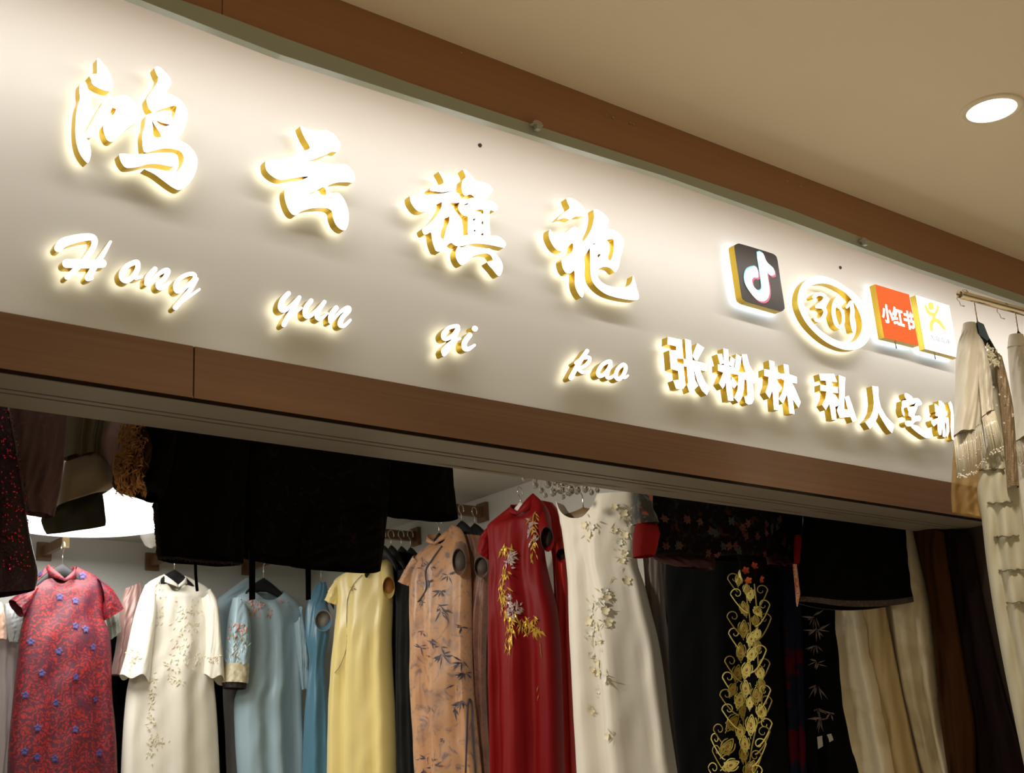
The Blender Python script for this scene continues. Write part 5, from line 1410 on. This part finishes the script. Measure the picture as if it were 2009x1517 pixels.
# big black fur coat
pl = YC(.40)
t_ = gthing('fur_coat', 'big black brocade coat with a golden brown fur cuff, in front of the lamp', 'coat', pl, 390, 720, GC)
fb = Cloth('body', [(330, 680, 470, 690), (300, 740, 500, 760), (300, 850, 485, 870), (303, 930, 478, 930), (305, 985, 474, 985), (308, 1040, 472, 1040), (312, 1094, 471, 1108)], pl, .07, M_furb, t_, ((1.7, .01, .4),), seed=107, extend=False)
fs = Cloth('sleeve', [(300, 740, 345, 800), (262, 832, 340, 850), (258, 870, 335, 890), (236, 905, 330, 930), (232, 940, 320, 965), (262, 965, 310, 985)], pl, .06, M_furb, t_, ((1.4, .006, .6),), seed=108, extend=False, off=.05)
fc = Cloth('fur_cuff', [(260, 828, 278, 834), (256, 862, 284, 872), (244, 888, 284, 898), (234, 912, 278, 925), (229, 938, 266, 952), (240, 956, 268, 966)], pl, .065, M_furd, t_, ((2.4, .008, .6),), seed=109, extend=False, off=.065)
rr = random.Random(15); P_l = []
for k in range(800):
    x, y = rr.uniform(232, 282), rr.uniform(830, 962)
    p, nn, ax, ay = fc.on(x, y, .002)
    P_l.append(leaf_geo(p, (nn + ax * rr.uniform(-1, 1)) / 1.4, ax, ay, rr.choice((3.5, 4.4, 5.0)) + rr.uniform(-.5, .5), rr.uniform(.012, .028), .0015, .009))
obj('fur_tufts', *merge(P_l), M_furg, t_, kind='stuff')
P_l = []
for k in range(700):
    tt = rr.random()
    if k % 2: x, y = 303 + tt * 9 + rr.uniform(0, 4), 985 + tt * 105
    else: x, y = 312 + tt * 158, 1090 + tt * 14
    p, nn, ax, ay = fb.on(x, y, .002)
    P_l.append(leaf_geo(p, nn, ax, ay, rr.uniform(3.4, 6.0), rr.uniform(.006, .012), .0018, .004))
obj('fur_edge', *merge(P_l), pmat('dark_brown_fur_tips', (.018, .008, .004), .9), t_, kind='stuff')
tube('cord', [at(383, 1090, y=.40), at(384, 1130, y=.40), at(387, 1160, y=.395)], .0035, M_blk2, t_, 6)
# second dark brocade coat
pl = YC(.44)
t2 = gthing('brocade_coat', 'black brown brocade coat with wide sleeve and two hanging ribbons', 'coat', pl, 620, 740, GC)
Cloth('body', [(480, 700, 720, 720), (465, 800, 765, 820), (465, 900, 762, 920), (466, 1000, 755, 1000), (468, 1070, 748, 1070), (471, 1090, 741, 1123)], pl, .07, M_brocd, t2, ((1.7, .008, .4),), seed=110, extend=False)
Cloth('front_panel', [(590, 1000, 750, 1000), (582, 1075, 746, 1075), (571, 1110, 740, 1123)], pl, .04, M_brocd, t2, ((1.0, .0, .4),), seed=111, extend=False, off=.05)
Cloth('sleeve', [(745, 760, 850, 800), (750, 840, 878, 905), (752, 930, 884, 955), (752, 980, 888, 985), (756, 1006, 892, 1021)], pl, .06, M_furb, t2, ((1.4, .008, .6),), seed=112, extend=False, off=.0)
for x in (495, 605):
    w = 6 if x < 550 else 5
    a = [at(x - w, 1080, y=.40), at(x + w, 1080, y=.40), at(x + w, 1176, y=.395), at(x - w + 1, 1178, y=.395)]
    obj('ribbon', a + [q + np.array([0, .003, 0]) for q in a], [(0, 1, 2, 3), (7, 6, 5, 4), (0, 4, 5, 1), (1, 5, 6, 2), (2, 6, 7, 3), (3, 7, 4, 0)], M_blk2, t2)
# floral jacket
pl = YC(.42)
t3 = gthing('floral_jacket', 'dark red floral brocade jacket with red cuffs, under the soffit', 'jacket', pl, 1400, 900, GC)
fj = Cloth('body', [(1290, 880, 1560, 900), (1272, 940, 1575, 960), (1275, 1010, 1570, 1020), (1276, 1060, 1568, 1065), (1278, 1085, 1566, 1095), (1290, 1092, 1556, 1100)], pl, .06, M_floral, t3, ((1.8, .012, .4),), seed=113, extend=False)
Cloth('hem_lining', [(1274, 1085, 1402, 1092), (1290, 1100, 1402, 1106), (1330, 1112, 1401, 1120)], pl, .02, M_reddk, t3, ((1, .0, 0),), seed=114, extend=False, nv=8, off=-.02)
Cloth('hem_lining', [(1495, 1085, 1566, 1095), (1500, 1098, 1562, 1108), (1505, 1108, 1556, 1116)], pl, .02, M_reddk, t3, ((1, .0, 0),), seed=115, extend=False, nv=8, off=-.02)
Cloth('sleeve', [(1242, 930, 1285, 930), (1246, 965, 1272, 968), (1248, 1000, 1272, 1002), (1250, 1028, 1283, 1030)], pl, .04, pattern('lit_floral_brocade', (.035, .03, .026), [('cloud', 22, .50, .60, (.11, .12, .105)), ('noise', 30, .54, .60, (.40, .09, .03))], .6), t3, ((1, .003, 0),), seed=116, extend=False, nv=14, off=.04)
Cloth('cuff', [(1250, 1026, 1284, 1030), (1249, 1055, 1283, 1058), (1248, 1092, 1276, 1094)], pl, .042, M_redcuff, t3, ((1, .003, 0),), seed=117, extend=False, nv=10, off=.04)
Cloth('cuff', [(1562, 1050, 1580, 1055), (1563, 1080, 1580, 1085), (1564, 1106, 1579, 1110)], pl, .03, M_redcuff, t3, ((1, .0, 0),), seed=118, extend=False, nv=10, off=.05)
ft = Cloth('floral_tab', [(1444, 1085, 1500, 1090), (1452, 1105, 1502, 1105), (1456, 1130, 1500, 1130), (1462, 1142, 1496, 1146)], pl, .02, M_floral, t3, ((1, .0, 0),), seed=119, extend=False, nv=10, off=.045)
rr = random.Random(31); a_, b_, c_ = [], [], []
for k in range(34):
    x, y = rr.uniform(1300, 1560), rr.uniform(1010, 1088)
    for j in range(6):
        (a_, b_, c_)[k % 3].append((x, y, j * 60 + rr.uniform(-12, 12), rr.uniform(.012, .02), .010))
leaves('orange_flowers', fj, a_, pmat('orange_brocade_flower', (.085, .022, .004), .7), t3)
leaves('red_flowers', fj, b_, pmat('red_brocade_flower', (.06, .005, .005), .7), t3)
leaves('grey_flowers', fj, c_, pmat('grey_brocade_flower', (.022, .025, .023), .7), t3)
for x, y, mt in ((1466, 1138, 'bright_orange_flower'), (1478, 1112, 'orange_rose'), (1490, 1136, 'orange_rose'), (1462, 1120, 'orange_rose')):
    p, nn, ax, ay = ft.on(x, y, .004)
    obj('tab_flower', *flower_geo(p, nn, ax, ay, .013), pmat(mt, (.62, .13, .02) if 'bright' in mt else (.42, .06, .02), .6), t3)
# black jacket with trimmed hem
pl = YC(.275)
t4 = gthing('black_jacket', 'plain black jacket with a brown patterned hem band, right of the floral one', 'jacket', pl, 1690, 930, GC)
bj = Cloth('body', [(1610, 900, 1740, 920), (1580, 950, 1765, 980), (1578, 1020, 1780, 1040), (1572, 1100, 1796, 1100), (1567, 1150, 1808, 1145), (1565, 1180, 1813, 1172)], pl, .045, M_blk2, t4, ((1.8, .006, .4),), seed=120, extend=False, wrinkle=.001, sag=.03)
Hb = bj.V[-4:, :].copy(); cen = bj.V[-4:].mean(1, keepdims=True)
Hb = cen + (Hb - cen) * 1.012; Hb[0] += (Hb[0] - Hb[1]) * .2; Hb[-1, :, 2] -= .002
obj('hem_band', Hb.reshape(-1, 3), [(i * bj.nu + k, (i + 1) * bj.nu + k, (i + 1) * bj.nu + (k + 1) % bj.nu, i * bj.nu + (k + 1) % bj.nu) for i in range(3) for k in range(bj.nu)],
    pattern('brown_scroll_trim', (.012, .006, .003), [('cloud', 40, .50, .64, (.075, .033, .010))], .7), t4, True)
a = [at(*q, y=.235) for q in ((1557, 1107), (1563, 1107), (1570, 1165), (1565, 1190), (1561, 1150))]
obj('front_trim', a + [q + np.array([0, .004, 0]) for q in a], [(0, 1, 2, 3, 4), (9, 8, 7, 6, 5)] + [(i, (i + 1) % 5, (i + 1) % 5 + 5, i + 5) for i in range(5)], pattern('pink_orange_trim', (.62, .38, .25), [('cloud', 60, .48, .56, (.50, .11, .03))], .6), t4)

# ------------------------------------------------------------------ cream capelet dress on the rod in front of the sign
r0 = at(1917, 592, y=ROD_Y)
PG = XP(float(r0[0]), 30, ROD_Y)
M_sheer = bpy.data.materials.new('organza_and_reflection'); M_sheer.use_nodes = True
nt = M_sheer.node_tree; bs = nt.nodes['Principled BSDF']; bs.inputs['Base Color'].default_value = (.62, .42, .18, 1); bs.inputs['Roughness'].default_value = .5
tr = nt.nodes.new('ShaderNodeBsdfTransparent'); tr.inputs[0].default_value = (.95, .82, .6, 1)
mx = nt.nodes.new('ShaderNodeMixShader'); mx.inputs[0].default_value = .42
nt.links.new(tr.outputs[0], mx.inputs[1]); nt.links.new(bs.outputs[0], mx.inputs[2]); nt.links.new(mx.outputs[0], nt.nodes['Material Output'].inputs[0])
M_bead = pmat('clear_bead', (.72, .66, .52), .12, spec=.8)
M_tanmesh = pattern('tan_sequined_mesh', (.26, .18, .10), [('vor', 160, .22, .1, (.55, .46, .32))], .35, .0, bump=.6, bscale=250)
M_frog = pmat('grey_green_bead_bar', (.24, .21, .13), .4)


def fringe(name, top, bottom, k, plane, off, parent, seed):
    """bead strands between two photo polylines (hem above, strand ends below)"""
    n = np.array(plane[1]); pl = (np.array(plane[0]) + n * off, n)
    rr = random.Random(seed); parts = []
    tx = np.array(top, float); bx = np.array(bottom, float)
    tt = np.linspace(0, 1, len(tx)); tb = np.linspace(0, 1, len(bx))
    for i in range(k):
        u = i / (k - 1)
        a = at(np.interp(u, tt, tx[:, 0]), np.interp(u, tt, tx[:, 1]), plane=pl)
        b = at(np.interp(u, tb, bx[:, 0]) + rr.uniform(-1, 1), np.interp(u, tb, bx[:, 1]) + rr.uniform(-5, 3), plane=pl)
        w = n * .012 * math.sin(u * 3.14)
        parts.append(tube_geo([a + w, (a + b) / 2 + w + n * rr.uniform(-.002, .002), b + w], .0013, 5))
        for q, r in ((0, .003), (.45 + rr.uniform(-.1, .1), .0022)):
            c = b + (a - b) * q + w
            parts.append(tube_geo([c + np.array([0, 0, r]), c + np.array([0, 0, r * .4]), c - np.array([0, 0, r * .4]), c - np.array([0, 0, r])], [r * .3, r, r, r * .3], 6))
    v, f = merge(parts)
    return obj(name, v, f, M_bead, parent, True, 'stuff')


g8 = gthing('capelet_dress', 'cream capelet dress with bead fringe, hung in front of the sign on the steel rod', 'dress', PG, 1915, 640, 'dresses on the steel rod')
gk = Cloth('skirt', [(1926, 690, 1962, 700), (1936, 760, 1980, 765), (1940, 850, 1990, 850), (1931, 900, 1996, 900), (1917, 960, 2001, 960), (1926, 1020, 2008, 1020), (1935, 1100, 2018, 1100), (1950, 1200, 2032, 1200), (1968, 1300, 2050, 1300), (1992, 1420, 2076, 1420), (2012, 1517, 2098, 1517)],
      PG, .05, pmat('shaded_cream_silk', (.52, .48, .35), .5, sheen=.2, bump=.05), g8, ((1.8, .012, .5), (3.3, .006, 1.)), seed=201, nv=60, off=-.012)  # pearl cream darkened: the skirt's weaker light is put into its colour
Cloth('mesh_side', [(1950, 690, 1966, 700), (1955, 740, 1976, 740), (1962, 800, 1988, 800), (1970, 880, 1994, 880), (1976, 960, 1999, 955)], PG, .03, M_tanmesh, g8, ((1.4, .004, .5),), seed=202, extend=False, off=.03)
sh = Cloth('sheer_and_reflection', [(1873, 862, 1927, 846), (1869, 900, 1925, 890), (1867, 940, 1926, 940), (1866, 975, 1928, 980), (1868, 1006, 1930, 1016)], PG, .02, M_sheer, g8, ((2.2, .006, .5),), seed=203, extend=False, off=-.02)  # sheer organza; its lower end stands in for the dress's reflection in the band
Cloth('cape', [(1908, 655, 1932, 665), (1908, 700, 1934, 710), (1909, 760, 1934, 770), (1911, 841, 1928, 832)], PG, .02, M_pearl, g8, ((1.4, .003, .5),), seed=204, extend=False, off=.015)
Cloth('cape', [(1889, 650, 1917, 646), (1881, 670, 1920, 668), (1876, 700, 1923, 700), (1874, 760, 1921, 760), (1872, 810, 1917, 810), (1871, 858, 1913, 846)], PG, .05, M_pearl, g8, ((1.5, .008, 1.5),), seed=205, extend=False, off=.03, nv=30)
Cloth('cape', [(1910, 648, 1930, 672), (1914, 690, 1942, 712), (1919, 750, 1948, 760), (1926, 821, 1951, 806)], PG, .035, M_pearl, g8, ((1.5, .006, .2),), seed=206, extend=False, off=.035, nv=24)
Cloth('collar', [(1889, 638, 1915, 635), (1887, 650, 1917, 648), (1884, 664, 1921, 662)], PG, .03, M_pearl, g8, ((1, 0, 0),), seed=207, extend=False, off=.022, nv=8, gather=1, wrinkle=0)
fringe('bead_fringe', [(1872, 860), (1883, 851), (1913, 845)], [(1880, 935), (1895, 938), (1917, 926)], 26, PG, .05, g8, 1)
fringe('bead_fringe', [(1912, 842), (1927, 832)], [(1918, 915), (1938, 905)], 8, PG, .03, g8, 2)
fringe('bead_fringe', [(1927, 820), (1951, 806)], [(1943, 893), (1968, 882)], 20, PG, .05, g8, 3)
for (x0, y0, x1, y1) in ((1926, 923, 1968, 920), (1939, 988, 1984, 985), (1949, 1054, 1997, 1051), (1960, 1120, 2008, 1117), (1978, 1183, 2022, 1180)):
    pth = [gk.on(x0 + (x1 - x0) * t, y0 + (y1 - y0) * t, .004)[0] + np.array([0, 0, .002 * math.sin(t * 19)]) for t in np.linspace(0, 1, 15)]
    tube('frog_closure', pth, [.003 + .0018 * math.exp(-((t - .62) / .06) ** 2) for t in np.linspace(0, 1, 15)], M_frog, g8, 7)
rr = random.Random(44); P_l = []
n_ = PG[1]; pl = (PG[0] + n_ * .055, n_)
ax = np.cross(np.array([0, 0, 1.]), n_); ay = np.array([0, 0, 1.])
for k in range(60):
    t = rr.random()
    p = at(1934 + 24 * t + rr.gauss(0, 4), 684 + 30 * t + rr.gauss(0, 5), plane=pl)
    P_l.append(leaf_geo(p, n_, ax, ay, rr.uniform(0, 6.28), rr.uniform(.008, .018), .006, .003))
obj('lace_trim', *merge(P_l), M_champ, g8, kind='stuff')
P_l = []
for x, y in ((1949, 760), (1961, 774), (1956, 795), (1987, 813), (1987, 816), (1972, 778), (1958, 882), (1915, 913), (1890, 922), (1884, 930), (1964, 740), (1970, 830)):
    p = at(x, y, plane=(PG[0] + n_ * .075, n_)); P_l.append(flower_geo(p, n_, ax, ay, .0035))
obj('rhinestones', *merge(P_l), pmat('rhinestone', (.95, .93, .88), .05, metal=.6), g8, kind='stuff')
h_ = hanger('black hanger with a blue plastic film holding the capelet dress', PG, (1919, 640), .085, (1921, 583), group='hangers on the steel rod')
q = [at(x, y, plane=(PG[0] + n_ * .03, n_)) for x, y in ((1917, 630), (1930, 636), (1941, 664), (1936, 670), (1921, 657))]
obj('plastic_film', q + [a - n_ * .002 for a in q], [(0, 1, 2, 3, 4), (9, 8, 7, 6, 5)] + [(i, i + 5, (i + 1) % 5 + 5, (i + 1) % 5) for i in range(5)], pmat('blue_plastic_film', (.13, .20, .28), .2), h_)
q = [at(x, y, plane=(PG[0] + n_ * .034, n_)) for x, y in ((1920, 656), (1937, 669), (1932, 681), (1922, 668))]
obj('black_pad', q + [a - n_ * .002 for a in q], [(0, 1, 2, 3), (7, 6, 5, 4)] + [(i, i + 4, (i + 1) % 4 + 4, (i + 1) % 4) for i in range(4)], M_blackp, h_)

r1 = at(1997, 618, y=ROD_Y)
PH = XP(float(r1[0]), 30, ROD_Y)
g9 = gthing('capelet_dress', 'second cream capelet dress on the steel rod, cut by the right edge', 'dress', PH, 1995, 665, 'dresses on the steel rod')
Cloth('skirt', [(2000, 700, 2050, 700), (1997, 800, 2070, 800), (1992, 900, 2080, 900), (2000, 1000, 2090, 1000), (2016, 1150, 2100, 1150), (2030, 1300, 2110, 1300), (2050, 1517, 2130, 1517)], PH, .04, M_pearl, g9, ((1.8, .01, .5),), seed=211, off=-.01, nv=40)
Cloth('cape', [(1979, 672, 2018, 668), (1977, 690, 2022, 690), (1980, 730, 2030, 730), (1987, 800, 2036, 800), (1990, 870, 2040, 850)], PH, .045, M_pearl, g9, ((1.5, .007, 1.5),), seed=212, extend=False, off=.03, nv=28)
Cloth('collar', [(1979, 660, 2008, 658), (1977, 672, 2012, 672), (1976, 684, 2014, 684)], PH, .032, M_pearl, g9, ((1, 0, 0),), seed=213, extend=False, off=.03, nv=8, gather=1, wrinkle=0)
fringe('bead_fringe', [(1990, 869), (2038, 850)], [(2000, 915), (2050, 905)], 24, PH, .05, g9, 4)
hanger('black hanger holding the second capelet dress at the right edge', PH, (1999, 658), .085, (2001, 608), group='hangers on the steel rod')

# flaked paint along the top of the fascia
rr = random.Random(9); P_l = []
for x, y in ((1190, 226), (1203, 231), (1236, 241), (1243, 244), (1318, 268), (1405, 300), (1545, 356), (1571, 366), (1891, 477), (1925, 489), (905, 104)):
    p = at(x, y, y=FAS_Y - .0015); r = rr.uniform(.002, .006)
    P_l.append(([p + np.array([r * math.cos(a) * rr.uniform(.6, 1.5), -.0005 * k, r * .6 * math.sin(a)]) for k, a in enumerate((0, 1.2, 2.4, 3.6, 4.9))], [(0, 1, 2, 3, 4)]))
obj('paint_flakes', *merge(P_l), pmat('flaked_paint', (.45, .40, .32), .8), fasc, kind='stuff')
